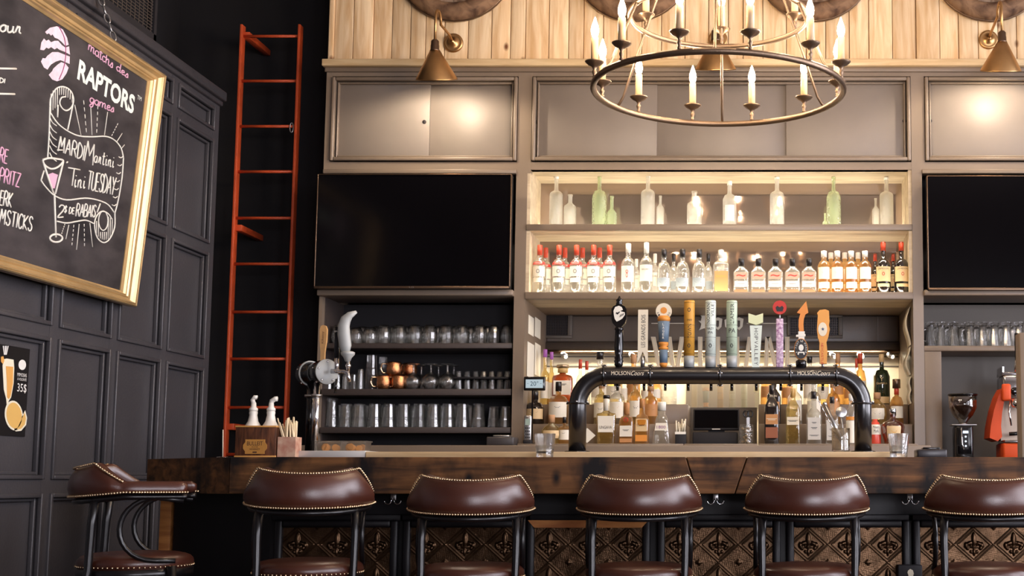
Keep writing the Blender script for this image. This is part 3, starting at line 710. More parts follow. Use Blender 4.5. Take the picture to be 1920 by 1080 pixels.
# ================================================================== BAR STOOLS
R_ST = .228
def stool_path(n=60, arm=.20):
    L = PI*R_ST; tot = L+2*arm; pts = []
    for i in range(n+1):
        s = tot*i/n
        if s < arm: p = (-R_ST+.16*(arm-s), arm-s); t = -1-(arm-s)/R_ST
        elif s > arm+L: p = (R_ST-.16*(s-arm-L), s-arm-L); t = 1+(s-arm-L)/R_ST
        else:
            a = -PI/2+(s-arm)/R_ST; p = (R_ST*math.sin(a), -R_ST*math.cos(a)); t = a/(PI/2)
        pts.append((p[0], p[1], t))
    return pts
def pad_height(t, ph):
    a = abs(t)*90
    if a < 54: return ph*(.93+.09*(a/54)**2)
    if a < 84: q = (a-54)/30; return ph*1.02*(1-q)+.05*q
    return .05
def sag(t): a = min(1, abs(t)*90/84); return -.02*(1-a*a)
def make_stool(label, pz=.876, ph=.158, seat=.655):
    t = thing('bar_stool', label, 'bar stool', group='oxblood leather stools at the bar')
    pts = stool_path(); vs = []; fs = []; n = len(pts); K = 16
    def frame(i):
        a = pts[max(0, i-1)]; b = pts[min(n-1, i+1)]; d = Vector((b[0]-a[0], b[1]-a[1])).normalized(); return Vector((d.y, -d.x))   # outward
    for i, (x, y, q) in enumerate(pts):
        h = pad_height(q, ph); o = frame(i); th = .026; endk = 1.0 if 0 < i < n-1 else .55
        for k in range(K):
            a = 2*PI*k/K; c, s = math.cos(a), math.sin(a)
            d = (abs(c)**3.2+abs(s)**3.2)**(1/3.2); c, s = c/d, s/d
            off = th*c*endk; zz = h/2+h/2*s*endk
            lean = .006-.022*(zz/ph)
            off += (.014*(1-(2*zz/h-1)**2) if h > .07 else 0)*(1 if c > 0 else .2)
            vs.append((x+o.x*(off+lean), y+o.y*(off+lean), pz+zz+sag(q)))
    for i in range(n-1):
        for k in range(K): fs.append((i*K+k, i*K+(k+1) % K, (i+1)*K+(k+1) % K, (i+1)*K+k))
    fs += [tuple(range(K)), tuple((n-1)*K+k for k in range(K-1, -1, -1))]
    MB().add(vs, fs, 0, True).build('back_and_arm_pad', m_leather, t)
    fine = stool_path(115); mb = MB(); mt = MB()
    for i, (x, y, q) in enumerate(fine):
        a = fine[max(0, i-1)]; b = fine[min(115, i+1)]; d = Vector((b[0]-a[0], b[1]-a[1])).normalized(); o = Vector((d.y, -d.x)); h = pad_height(q, ph)
        mb.sphere((x+o.x*.033, y+o.y*.033, pz+.006+sag(q)), .0056, 6, 4)
        if abs(q)*90 < 84:
            mt.sphere((x+o.x*(.031-.014*h/ph), y+o.y*(.031-.014*h/ph), pz+h-.005+sag(q)), .005, 6, 4)
            if abs(q)*90 > 52:
                h2 = pad_height(q+(.012 if q > 0 else -.012), ph); hm = (h+h2)/2
                mt.sphere((x+o.x*(.031-.014*hm/ph)+d.x*.004, y+o.y*(.031-.014*hm/ph)+d.y*.004, pz+hm-.005+sag(q)), .005, 6, 4)
    mb.build('nail_trim', m_nail, t); mt.build('nail_trim', m_nail, t)
    MB().tube([(x, y, pz-.012+sag(q)) for x, y, q in pts], .02, 8, flat=.6).build('arm_rail', m_stoolwood, t)
    for s in (-1, 1):
        a = math.radians(54)
        MB().tube([(s*R_ST*math.sin(a), -R_ST*math.cos(a), pz-.005), (s*.19, -.145, pz-.12), (s*.187, -.15, seat-.06), (s*.215, -.2, .3), (s*.235, -.235, 0)], .0155, 10, rf=lambda q: 1.15-.35*q).build('rear_leg', m_stoolwood, t)
        MB().tube([(s*.17, .15, seat-.05), (s*.19, .18, .3), (s*.22, .215, 0)], .018, 10, rf=lambda q: 1.1-.3*q).build('front_leg', m_stoolwood, t)
        c = []
        zc = (pz+seat)/2-.02; rz = (pz-seat)/2+.005
        for k in range(15):
            an = PI/2+PI*k/14; c.append((s*R_ST*.93, .09+.13*math.cos(an), zc+rz*math.sin(an)))
        c = [(s*R_ST*.88, .19, pz-.028)]+c+[(s*R_ST*.90, .17, zc-rz-.002)]
        MB().tube(c, .0105, 8).build('arm_support', m_stoolwood, t)
    MB().lathe([(0, seat-.075), (.19, seat-.075), (.212, seat-.064), (.2205, seat-.05), (.2215, seat-.038), (.218, seat-.026), (.208, seat-.015), (.19, seat-.007), (.16, seat-.001), (.11, seat+.003), (.05, seat+.0045), (0, seat+.005)], 56).build('seat', m_leather, t)
    mb = MB()
    for k in range(70): mb.sphere((.2215*math.cos(2*PI*k/70), .2215*math.sin(2*PI*k/70), seat-.052), .0045, 6, 4)
    mb.build('seat_nail_trim', m_nail, t)
    MB().lathe([(.2, seat-.1), (.222, seat-.098), (.222, seat-.062), (.19, seat-.06)], 36).build('seat_ring', m_stoolwood, t)
    MB().tube([(.205*math.cos(2*PI*k/40), .205*math.sin(2*PI*k/40), .26) for k in range(40)], .011, 8, closed=True).build('foot_ring', m_stoolwood, t)
    return t
labs = ['oxblood leather stool facing the bar, beside the one turned toward the ladder', 'oxblood leather stool in front of the bar, third from the panelled wall', 'oxblood leather stool before the tin panel with the golden-brown strip', 'oxblood leather stool next to the lift-up flap, fifth from the panelled wall', 'oxblood leather stool at the far end, sixth from the panelled wall']
st0 = make_stool(labs[0]); sk = kids_of(st0)
for k, (u, rz) in enumerate(((573, .24), (879, .15), (1197, .07), (1513, .02), (1852, -.03))):
    yb = 5.36; loc = (Xu(u, yb+.19, 920), yb+R_ST+.03, 0)
    if k == 0: st0.location = loc; st0.rotation_euler = (0, 0, rz); st0.scale = (1, 1, 1.028)
    else: dup(st0, sk, loc, rz, labs[k], scale=(1, 1, 1))
sl_ = make_stool('oxblood leather stool seen from the side beside the panelled wall', .945, .135, .705)
sl_.location = (Xu(262, 5.55, 900), 5.55, 0); sl_.rotation_euler = (0, 0, math.radians(-72))
# ================================================================== CHALKBOARD
b0 = Vector(PX(248, 575, -3.33)); y_ = b0.y
top = P(304, 141, y_)
Uv = (top-b0); BH = Uv.length; Uv = Uv.normalized(); Av = Vector((0, -1, 0)); Nv = Av.cross(Uv).normalized()
if Nv.x < 0: Nv = -Nv
def bl(u, v):
    d = ray(u, v); o = Vector((0, 0, EYE)); k = (b0-o).dot(Nv)/d.dot(Nv); p = o+d*k-b0; return p.dot(Av), p.dot(Uv)
BMX = Matrix((( Av.x, -Nv.x, Uv.x, b0.x), (Av.y, -Nv.y, Uv.y, b0.y), (Av.z, -Nv.z, Uv.z, b0.z), (0, 0, 0, 1)))   # local x along, -y outwards, z up
# Av x Uv handedness: keep a right-handed empty and mirror x
BW = 1.85
t = tag(bpy.data.objects.new('chalkboard', None), 'large gold framed chalkboard menu hanging on the panelled wall', 'chalkboard'); COL.objects.link(t)
def bp(s, tt, out=0.): return b0+Av*s+Uv*tt+Nv*out
def bbox_on(mb, s0, s1, t0, t1, d0, d1, rnd=0.):
    vs = [bp(s, q, d) for s in (s0, s1) for q in (t0, t1) for d in (d0, d1)]
    mb.add(vs, [(0,1,3,2),(4,6,7,5),(0,4,5,1),(2,3,7,6),(0,2,6,4),(1,5,7,3)], rnd); return mb
fw = .07
bbox_on(MB(), fw*.7, BW-fw*.7, fw*.7, BH-fw*.7, -.02, -.006).build('slate', m_board, t)
def rail_prof(a, b, inward, wd, wa, wb):
    """mitred frame rail: a,b = ends (s,t) on the outer edge, inward = unit (s,t); wd own width, wa/wb the neighbours'"""
    prof = [(0, -.03), (0, .022), (.08, .03), (.15, .026), (.19, .032), (.27, .033), (.32, .024), (.43, .014), (.55, .012), (.65, .018), (.7, .012), (.8, .014), (.86, .004), (1, -.002), (1, -.03)]
    d = Vector((b[0]-a[0], b[1]-a[1])).normalized(); vs = []; n = len(prof)
    for end, sg, wn in ((a, 1, wa), (b, -1, wb)):
        for w, h in prof:
            vs.append(bp(end[0]+inward[0]*w*wd+d.x*w*wn*sg, end[1]+inward[1]*w*wd+d.y*w*wn*sg, h))
    fs = [(i, (i+1) % n, n+(i+1) % n, n+i) for i in range(n)]+[tuple(range(n)), tuple(range(2*n-1, n-1, -1))]
    return MB().add(vs, fs, .3)
wR, wB, wT, wL = .148, .066, .080, .12
for a, b, w, q in (((0, 0), (0, BH), (1, 0), (wR, wB, wT)), ((BW, 0), (BW, BH), (-1, 0), (wL, wB, wT)), ((0, 0), (BW, 0), (0, 1), (wB, wR, wL)), ((0, BH), (BW, BH), (0, -1), (wT, wR, wL))):
    rail_prof(a, b, w, *q).build('frame_rail', m_goldwood, t)
GL = {  # single-stroke chalk letters on a 0..1 high grid
'A': (.55, [[(0,0),(.27,1),(.55,0)],[(.1,.36),(.45,.36)]]), 'B': (.5, [[(0,0),(0,1),(.35,.98),(.44,.8),(.36,.56),(0,.52)],[(.36,.54),(.5,.38),(.48,.12),(.36,0),(0,0)]]),
'D': (.5, [[(0,0),(0,1),(.25,.95),(.48,.7),(.48,.3),(.25,.04),(0,0)]]), 'E': (.42, [[(.42,1),(0,1),(0,0),(.42,0)],[(0,.52),(.34,.52)]]), 'I': (.06, [[(.03,0),(.03,1)]]),
'K': (.48, [[(0,0),(0,1)],[(.46,1),(0,.45),(.48,0)]]), 'M': (.62, [[(0,0),(.08,1),(.31,.35),(.54,1),(.62,0)]]), 'P': (.46, [[(0,0),(0,1),(.36,.97),(.46,.75),(.36,.5),(0,.46)]]),
'R': (.5, [[(0,0),(0,1),(.36,.97),(.46,.76),(.36,.54),(0,.5)],[(.22,.5),(.5,0)]]), 'S': (.46, [[(.44,.84),(.3,1),(.1,.95),(.04,.75),(.2,.55),(.4,.4),(.44,.18),(.3,.02),(.12,.03),(0,.2)]]),
'T': (.5, [[(0,1),(.5,1)],[(.25,1),(.25,0)]]), 'U': (.48, [[(0,1),(0,.25),(.12,.02),(.34,.02),(.48,.25),(.48,1)]]), 'Y': (.5, [[(0,1),(.25,.5),(.5,1)],[(.25,.5),(.2,0)]]), 'Z': (.46, [[(0,1),(.46,1),(0,0),(.46,0)]]),
'C': (.46, [[(.46,.82),(.3,1),(.1,.9),(0,.5),(.1,.1),(.3,0),(.46,.18)]]), '2': (.44, [[(.02,.8),(.12,.98),(.34,.96),(.42,.75),(.3,.45),(0,0),(.44,.02)]]), '$': (.4, [[(.38,.82),(.2,.94),(.05,.75),(.2,.52),(.36,.3),(.2,.08),(.02,.2)],[(.2,1.08),(.2,-.06)]]),
"'": (.1, [[(.1,1.05),(.02,.86)]]), ' ': (.28, []),
'a': (.4, [[(.34,.42),(.2,.5),(.04,.36),(.04,.12),(.18,.0),(.32,.14),(.36,.48),(.34,.1),(.4,.02)]]), 'r': (.32, [[(0,.05),(.1,.5),(.12,.42),(.22,.48),(.22,.12),(.32,.02)]]),
't': (.26, [[(.12,.9),(.1,.12),(.18,.0),(.26,.06)],[(-.02,.6),(.28,.64)]]), 'i': (.2, [[(.06,.48),(.06,.1),(.12,.0),(.2,.08)],[(.07,.7),(.09,.74)]]), 'n': (.4, [[(.02,.48),(.02,0)],[(.02,.3),(.16,.5),(.28,.42),(.28,.1),(.34,0),(.4,.06)]]),
'o': (.36, [[(.2,.5),(.05,.36),(.05,.12),(.18,0),(.32,.14),(.3,.4),(.2,.5),(.36,.44)]]), 'u': (.42, [[(.02,.48),(.04,.1),(.14,0),(.3,.14),(.32,.48)],[(.32,.48),(.33,.06),(.42,.04)]]),
'm': (.62, [[(.02,.5),(.02,0)],[(.02,.3),(.14,.5),(.26,.4),(.26,0)],[(.26,.3),(.4,.5),(.5,.4),(.5,.08),(.62,.04)]]), 'c': (.32, [[(.28,.42),(.16,.5),(.03,.34),(.04,.1),(.18,0),(.32,.1)]]),
'h': (.42, [[(.02,1),(.04,0)],[(.04,.3),(.2,.5),(.3,.4),(.3,.08),(.42,.04)]]), 's': (.3, [[(.02,.06),(.2,.48),(.26,.2),(.16,.0),(.0,.06)],[(.16,.0),(.3,.1)]]), 'd': (.44, [[(.34,.42),(.2,.5),(.04,.34),(.06,.08),(.2,0),(.34,.16)],[(.36,1),(.35,.08),(.44,.04)]]),
'e': (.32, [[(.03,.24),(.26,.3),(.22,.48),(.08,.44),(.03,.2),(.14,0),(.32,.1)]]), 'g': (.38, [[(.32,.42),(.18,.5),(.04,.34),(.06,.1),(.2,.02),(.32,.18)],[(.34,.48),(.33,-.2),(.2,-.4),(.06,-.3),(.2,-.1),(.38,.06)]]),
}
def smooth(pl, n=4):
    if len(pl) < 3: return pl
    out = []
    for i in range(len(pl)-1):
        p0 = pl[max(0, i-1)]; p1 = pl[i]; p2 = pl[i+1]; p3 = pl[min(len(pl)-1, i+2)]
        for k in range(n):
            u = k/n; out.append(tuple(.5*((2*p1[j])+(-p0[j]+p2[j])*u+(2*p0[j]-5*p1[j]+4*p2[j]-p3[j])*u*u+(-p0[j]+3*p1[j]-3*p2[j]+p3[j])*u**3) for j in (0, 1)))
    return out+[pl[-1]]
def stroke(mb, loc, w=.006):
    w *= .62
    """chalk stroke through board-local (s,t) points; s runs to the viewer's left"""
    run = [loc[0]]
    for i in range(1, len(loc)):
        run.append(loc[i])
        if i < len(loc)-1:
            a = Vector((loc[i][0]-loc[i-1][0], loc[i][1]-loc[i-1][1])); b = Vector((loc[i+1][0]-loc[i][0], loc[i+1][1]-loc[i][1]))
            if a.length > 1e-6 and b.length > 1e-6 and a.normalized().dot(b.normalized()) < .35:
                mb.tube([bp(s, q, -.0045) for s, q in run], w, 5); run = [loc[i]]
    if len(run) > 1: mb.tube([bp(s, q, -.0045) for s, q in run], w, 5)
def pxl(mb, pts, w=.006, sm=True):
    loc = [bl(u, v) for u, v in pts]; stroke(mb, smooth(loc) if sm else loc, w)
def c2(pts): return [(60+x/3, 120+y/3) for x, y in pts]
def c1(pts): return [(x/4.5, y/4.5) for x, y in pts]
def write(mb, text, pl, pr, hpx, w=.006, ls=.16):
    """text from pixel pl to pr (baseline ends), cap height hpx at the left"""
    a, b = bl(*pl), bl(*pr); h = bl(pl[0], pl[1]-hpx)[1]-a[1]
    tot = sum(GL[c][0] for c in text)+ls*(len(text)-1); k = (a[0]-b[0])/tot; x = 0; slope = (b[1]-a[1])/(a[0]-b[0])
    for c in text:
        wd, st = GL[c]
        for s_ in st:
            pts = [(a[0]-(x+px)*k, a[1]+py*h+slope*(x+px)*k) for px, py in s_]; stroke(mb, smooth(pts, 3) if (c.islower() or c in 'SC2$BDPRU') else pts, w)
        x += wd+ls
mb = MB()
for pl in ([(105,240),(110,190),(140,140),(180,128),(220,150),(238,195),(228,240),(200,262),(175,250),(160,220),(170,190),(195,185)], [(105,240),(100,400),(92,530)], [(150,230),(148,300)], [(238,205),(222,290),(205,370)],
  [(108,275),(150,335),(210,380),(270,405),(340,410),(420,408),(470,430),(505,475),(518,530)], [(518,530),(510,640),(490,760),(470,840)], [(55,655),(80,690),(130,740),(200,765),(300,755),(370,765),(430,790),(465,835)], [(72,600),(55,655)],
  [(145,885),(200,895),(260,885),(310,880),(355,900)], [(470,840),(468,920),(440,985),(405,1005),(370,975),(356,910),(365,860),(395,830),(430,840),(455,875)], [(388,785),(370,835)]): pxl(mb, c2(pl), .0065)
pxl(mb, c2([(405+26*math.cos(k*PI/8), 882+54*math.sin(k*PI/8)) for k in range(17)]), .0055)
for x in range(112, 236, 12):
    y0 = 195-math.sqrt(max(0, 1-((x-172)/66)**2))*66; y1 = y0+(110 if x < 160 else 45 if x < 185 else 50); pxl(mb, c2([(x, y0), (x-2, y1)]), .004, False)
for x in range(366, 456, 11):
    q = math.sqrt(max(0, 1-((x-412)/54)**2)); pxl(mb, c2([(x, 915+q*75), (x+2, 915-q*60 if not 380 < x < 432 else 945)]), .004, False)
for y in range(300, 520, 40): pxl(mb, c2([(104, y), (120, y+30), (143, y+48)]), .0045)
for y in range(520, 830, 45): pxl(mb, c2([(516-(y-520)*.14, y), (505-(y-520)*.14, y+8), (492-(y-520)*.14, y+2)]), .0045)
mb.build('scroll_drawing', m_chalk, t)
mb = MB()
for a, b, dsh in (((245,230),(280,400),0),((295,205),(312,400),1),((335,240),(342,400),0),((375,235),(368,400),1),((430,270),(412,400),0),((488,335),(450,410),1),((512,390),(480,440),0),((525,455),(508,475),0),((190,900),(170,960),1),((212,905),(195,985),0),((240,905),(228,1030),1),((270,900),(255,1045),0),((298,900),(300,1035),1),((330,895),(345,1030),0)):
    if not dsh: pxl(mb, c2([a, b]), .0035, False)
    else:
        for k in range(5):
            f0, f1 = k/5, k/5+.12; pxl(mb, c2([(a[0]+(b[0]-a[0])*f, a[1]+(b[1]-a[1])*f) for f in (f0, f1)]), .0035, False)
mb.build('ray_drawing', m_chalk, t)
mb = MB()
for pl in ([(65,540),(100,530),(150,535),(180,545),(150,580),(110,590),(75,568),(65,540)], [(70,560),(125,730)], [(180,550),(135,730)], [(130,730),(138,975)], [(140+35*math.cos(k*PI/6), 980+22*math.sin(k*PI/6)) for k in range(13)]): pxl(mb, c2(pl), .0085)
gd = mb.build('flute_drawing', m_chalk, t)
def fill(mb, pts, out=-.005):
    vs = [bp(*bl(u, v), out) for u, v in pts]; mb.add(vs, [tuple(range(len(vs)))])
mb = MB(); fill(mb, c2([(95,622),(122,612),(152,624),(134,700),(122,700)])); mb.build('pink_fill', m_pink, gd)
mb = MB(); write(mb, 'MARDI', (60+150/3, 120+490/3), (60+292/3, 120+541/3), 30, .0065); mb.build('white_lettering', m_chalk, t)
mb = MB(); write(mb, "'", (60+192/3, 120+590/3), (60+200/3, 120+592/3), 14); mb.build('white_lettering', m_chalk, t)
mb = MB(); write(mb, 'M', (60+298/3, 120+545/3), (60+345/3, 120+570/3), 41, .006); mb.build('white_lettering', m_chalk, t)
mb = MB(); write(mb, 'artini', (60+352/3, 120+553/3), (60+462/3, 120+583/3), 27, .0055); mb.build('white_lettering', m_chalk, t)
mb = MB(); write(mb, 'T', (60+196/3, 120+680/3), (60+262/3, 120+690/3), 34, .006); mb.build('white_lettering', m_chalk, t)
mb = MB(); write(mb, 'ini', (60+240/3, 120+692/3), (60+300/3, 120+700/3), 31, .006); mb.build('white_lettering', m_chalk, t)
mb = MB(); write(mb, 'TUESDAY', (60+312/3, 120+704/3), (60+466/3, 120+738/3), 36, .0062, .1); mb.build('white_lettering', m_chalk, t)
mb = MB(); write(mb, '2', (60+148/3, 120+862/3), (60+180/3, 120+862/3), 24); mb.build('white_lettering', m_chalk, t)
mb = MB(); write(mb, '$', (60+184/3, 120+838/3), (60+198/3, 120+838/3), 14, .005); mb.build('white_lettering', m_chalk, t)
mb = MB(); write(mb, 'DE', (60+212/3, 120+842/3), (60+240/3, 120+844/3), 12, .005); mb.build('white_lettering', m_chalk, t)
mb = MB(); write(mb, 'RABAIS', (60+250/3, 120+857/3), (60+358/3, 120+862/3), 24, .0058, .12); mb.build('white_lettering', m_chalk, t)
mb = MB(); pxl(mb, [(109, 281.5), (119, 281.5)], .0055, False); mb.build('chalk_line', m_chalk, t)
mb = MB(); write(mb, 'our', (0, 59), (40, 63), 28, .0075, .05); mb.build('white_lettering', m_chalk, t)
mb = MB(); pxl(mb, [(0, 128.5), (32, 129)], .008, False); mb.build('chalk_line', m_chalk, t)
mb = MB(); pxl(mb, [(0, 176), (29, 176.5)], .008, False); mb.build('chalk_line', m_chalk, t)
mb = MB(); write(mb, 'DI', (1, 155), (10, 156), 9, .005); mb.build('white_lettering', m_chalk, t)
mb = MB(); write(mb, 'ERK', (0, 384), (22, 389), 28, .006); mb.build('white_lettering', m_chalk, t)
mb = MB(); write(mb, 'MSTICKS', (0, 419), (60, 434), 29, .006); mb.build('white_lettering', m_chalk, t)
mb = MB(); write(mb, 'RE', (0, 303), (14, 307), 27, .006); mb.build('pink_lettering', m_pink, t)
mb = MB(); write(mb, 'PRITZ', (0, 341), (37, 351), 27, .006); mb.build('pink_lettering', m_pink, t)
mb = MB(); write(mb, 'matchs', (750/4.5, 420/4.5), (955/4.5, 578/4.5), 22, .0055, .04); mb.build('pink_lettering', m_pink, t)
mb = MB(); write(mb, 'des', (985/4.5, 588/4.5), (1085/4.5, 662/4.5), 17, .0055, .04); mb.build('pink_lettering', m_pink, t)
mb = MB(); write(mb, 'games', (760/4.5, 862/4.5), (965/4.5, 950/4.5), 20, .0055, .04); mb.build('pink_lettering', m_pink, t)
mb = MB(); tl, tr = bl(146, 149), bl(251, 216); th = bl(152, 110)[1]-tl[1]
cx = (tl[0]+tr[0])/2; cz = (tl[1]+tr[1])/2+th/2; sl2 = (tr[1]-tl[1])/(tl[0]-tr[0])
put_text(mb, 'RAPTORS', tl[0]-tr[0], th*.96, lambda x, z: bp(cx-x, cz+z+sl2*x, -.0045), .1)
tm = bl(263, 184); put_text(mb, 'TM', .045, .022, lambda x, z: bp(tm[0]-x, tm[1]+z, -.0045), .02)
mb.build('block_lettering', mat('pale_chalk', srgb(226, 234, 224), .9), t)
mb = MB()
for pl in ([(390,270),(430,235),(490,222),(540,250),(575,320),(588,378),(560,388),(530,355),(500,330),(470,318),(452,290),(440,302),(422,282),(405,290)], [(348,420),(358,360),(380,325),(400,345),(420,335),(440,357),(470,345),(500,345),(530,380),(560,402),(592,392),(600,462),(560,440),(510,420),(490,405),(470,418),(440,398),(420,412),(400,402),(380,425)], [(355,520),(370,490),(392,494),(410,470),(450,440),(500,440),(550,460),(598,478),(596,540),(560,525),(520,508),(480,520),(440,545),(428,560),(410,588),(380,570)], [(420,632),(450,600),(458,580),(490,550),(525,525),(560,537),(588,572),(570,620),(535,670),(490,687),(450,672)]):
    fill(mb, c1(pl))
em = mb.build('ball_emblem', m_palepink, t)
mb = MB(); pxl(mb, c1([(505,225),(550,320),(562,450),(545,570),(505,672)]), .004); mb.build('seam_line', mat('seam', srgb(150, 70, 110), .9), em)
# chains that carry the board
for i, s in enumerate((bl(221, 84)[0], bl(221, 84)[0]+1.25)):
    p0 = bp(s, BH-.02, 0); p1 = Vector((XW+.045, p0.y-.01, EYE+2.47)); d = p1-p0; n = max(3, int(d.length/.042)); mb = MB()
    for k in range(n):
        c = p0+d*((k+.5)/n); q = d.to_track_quat('Z', 'Y').to_matrix().to_4x4(); Mq = Matrix.Translation(c) @ q @ Matrix.Rotation(PI/2*(k % 2)+.4, 4, 'Z')
        mb.tube([Mq @ Vector((.012*math.cos(2*PI*j/12), 0, .027*math.sin(2*PI*j/12))) for j in range(12)], .0042, 6, closed=True)
    mb.build('chain', m_steel, t)
# ================================================================== POSTER
pc = PX(55.5, 655, XW-.03); pb = PX(45, 819, XW-.03); PWD, PH = .34, pc.z-pb.z
t = thing('poster', 'black drinks poster with a mimosa flute and orange halves on the panelled wall', 'poster', (XW-.03, (pc.y+pb.y)/2, pb.z))
yp = (pc.y+pb.y)/2
def pp(u, v):
    q = PX(u, v, XW-.03); return q.y-yp, q.z-pb.z
MB().box(.0, .003, -PWD, 0, 0, PH).build('sheet', mat('poster_black', srgb(13, 11, 14), .4), t)
def pfill(name, polys, m, out, smth=False):
    mb = MB()
    for pl in polys:
        vs = [(out, *pp(u, v)) for u, v in pl]; mb.add(vs, [tuple(range(len(vs)))])
    return mb.build(name, m, t)
def c4(pts): return [(x/5.4, 630+y/5.4) for x, y in pts]
pfill('flute_picture', [c4([(18,300),(30,235),(60,228),(130,240),(137,320),(130,480),(105,620),(80,660),(75,700),(60,700),(55,640),(30,540)])], mat('print_pale', srgb(226, 220, 196), .5), .0036)
pfill('juice_picture', [c4([(50,305),(125,312),(122,480),(98,610),(80,640),(62,620),(60,470)]), c4([(0,210),(25,205),(35,250),(22,285),(0,260)])], mat('print_orange', srgb(216, 160, 84), .5), .0042)
el = lambda cx, cy, rx, ry, rot=0: [(cx+rx*math.cos(a)*math.cos(rot)-ry*math.sin(a)*math.sin(rot), cy+rx*math.cos(a)*math.sin(rot)+ry*math.sin(a)*math.cos(rot)) for a in [2*PI*k/24 for k in range(24)]]
pfill('fruit_rind_picture', [c4(el(130, 805, 92, 152, -.12)), c4([(245,750),(265,830),(255,900),(205,960),(150,966),(132,945),(185,870)])], mat('print_pale', srgb(226, 220, 196), .5), .0046)
pfill('fruit_picture', [c4(el(132, 805, 78, 132, -.12)), c4([(240,775),(252,835),(240,895),(200,940),(160,945),(190,880)])], mat('print_yellow', srgb(214, 172, 96), .5), .0052)
pfill('straw_picture', [c4([(40+d, 100), (50+d, 100), (48+d*.4, 190), (40+d*.4, 190)]) for d in (-20, 0, 12, 30)]+[c4(el(218, 292, 38, 52))], mat('print_white', srgb(228, 226, 220), .5), .0036)
mb = MB(); 
for tx, x0, x1, v0, v1 in (('MIMOSAS', 165, 262, 375, 415), ('À VOLONTÉ', 165, 260, 418, 455), ('35$', 162, 262, 478, 585)):
    a, b = pp(x0/5.4, 630+v1/5.4), pp(x1/5.4, 630+v0/5.4); m0 = ((a[0]+b[0])/2, (a[1]+b[1])/2)
    hh = pp(x0/5.4, 630+v0/5.4)[1]-a[1]
    put_text(mb, tx, b[0]-a[0], hh*.9, lambda x, z: (.0044, m0[0]+x, m0[1]+z), .02)
mb.build('poster_lettering', mat('print_white', srgb(228, 226, 220), .5), t)
# ================================================================== MESH BOX ON THE LEDGE
q1 = PX(303, 72, XW+.06); yb = q1.y
t = thing('mesh_box', 'black wire-mesh box on top of the panelled wall', 'box', (XW-.1, yb, EYE+2.425))
mb = MB(); L_ = 1.3; H_ = .75; fx = .13
for y in (-L_, -.03): mb.box(fx-.02, fx, y, y+.03, 0, H_)
for z in (0, H_-.03): mb.box(fx-.02, fx, -L_, 0, z, z+.035)
for y in (-L_, -.03):
    for z in (0, H_-.03): mb.box(fx-.32, fx, y, y+.03, z, z+.03)
mb.build('frame', m_black, t); MB().box(fx-.34, fx-.3, -L_, 0, 0, H_).build('rear_panel', m_blackwall, t)
mb = MB()
for k in range(40):
    z = .04+k*.0175; mb.box(fx-.014, fx-.011, -L_+.03, -.03, z, z+.004)
for k in range(26): y = -L_+.05+k*.048; mb.box(fx-.012, fx-.009, y, y+.005, .035, H_-.03)
mb.build('wire_mesh', mat('dull_wire', srgb(120, 112, 106), .4, metal=.8), t)
tag(MB().cyl((0, 0, 0), (0, 0, 2.0), .018, 12).cyl((0, .06, 0), (0, .06, 2.0), .012, 12).build('conduit_pipe', m_blacksatin, loc=(XW-.06, yb+.1, EYE+2.425)), 'black conduit pipes rising beside the wire-mesh box', 'pipe')
# ================================================================== TAP TOWER
YT = 6.5; ZB = Zv(847, 6.35)                 # stands on the pale ledge
def Pt(u, v): return P(u, v, YT)
pr = .0425; xa, xb_ = Pt(1083, 800).x, Pt(1618, 800).x; zp = Pt(1350, 704).z; er = Pt(1140, 704).x-xa
t = thing('beer_tap_tower', 'black arched pipe beer tower carrying ten draught handles', 'beer tower', ((xa+xb_)/2, YT, ZB))
ox = (xa+xb_)/2; h = zp-ZB; hw = (xb_-xa)/2
path = [(-hw, 0, 0), (-hw, 0, h-er)]+[(-hw+er-er*math.cos(a), 0, h-er+er*math.sin(a)) for a in [PI/2*k/10 for k in range(1, 11)]]
path = path+[(-x, y, z) for x, y, z in reversed(path)]
MB().tube(path, pr, 28).build('pipe', m_blacksatin, t)
for u in (1133, 1220, 1350, 1481, 1567):
    x = Pt(u, 704).x-ox
    mb = MB(); mb.lathe([(pr+.001, -.004), (pr+.012, -.004), (pr+.012, .004), (pr+.001, .004)], 28, Matrix.Translation((x, 0, h)) @ Matrix.Rotation(PI/2, 4, 'Y')); mb.build('flange', m_blackgloss, t)
    mb = MB()
    for a in (100, 170, 260): 
        c, s = math.cos(math.radians(a)), math.sin(math.radians(a)); mb.sphere((x+.008, (pr+.007)*c, h+(pr+.007)*s), .006, 8, 6); mb.sphere((x-.008, (pr+.007)*c, h+(pr+.007)*s), .006, 8, 6)
    mb.build('flange_bolts', m_chrome, t)
for s in (-1, 1):
    MB().lathe([(pr+.001, -.004), (pr+.014, -.004), (pr+.014, .004), (pr+.001, .004)], 28, Matrix.Translation((s*hw, 0, Pt(1083, 757).z-ZB))).build('flange', m_blackgloss, t)
    mb = MB()
    for a in (200, 270, 340): mb.sphere((s*hw+(pr+.008)*math.cos(math.radians(a)), (pr+.008)*math.sin(math.radians(a)), Pt(1083, 757).z-ZB+.008), .006, 8, 6)
    mb.build('flange_bolts', m_chrome, t)
    MB().lathe([(pr+.018, 0), (pr+.018, .006), (pr+.002, .008)], 28, Matrix.Translation((s*hw, 0, 0))).build('foot_plate', m_blackgloss, t)
for u in (1157, 1207, 1247, 1290, 1333, 1372, 1418, 1464, 1503, 1543): MB().cyl((Pt(u, 704).x-ox, .02, h-pr+.004), (Pt(u, 704).x-ox, .028, h-pr-.03), .007, 8).build('spout', m_blackgloss, t)
mb = MB()
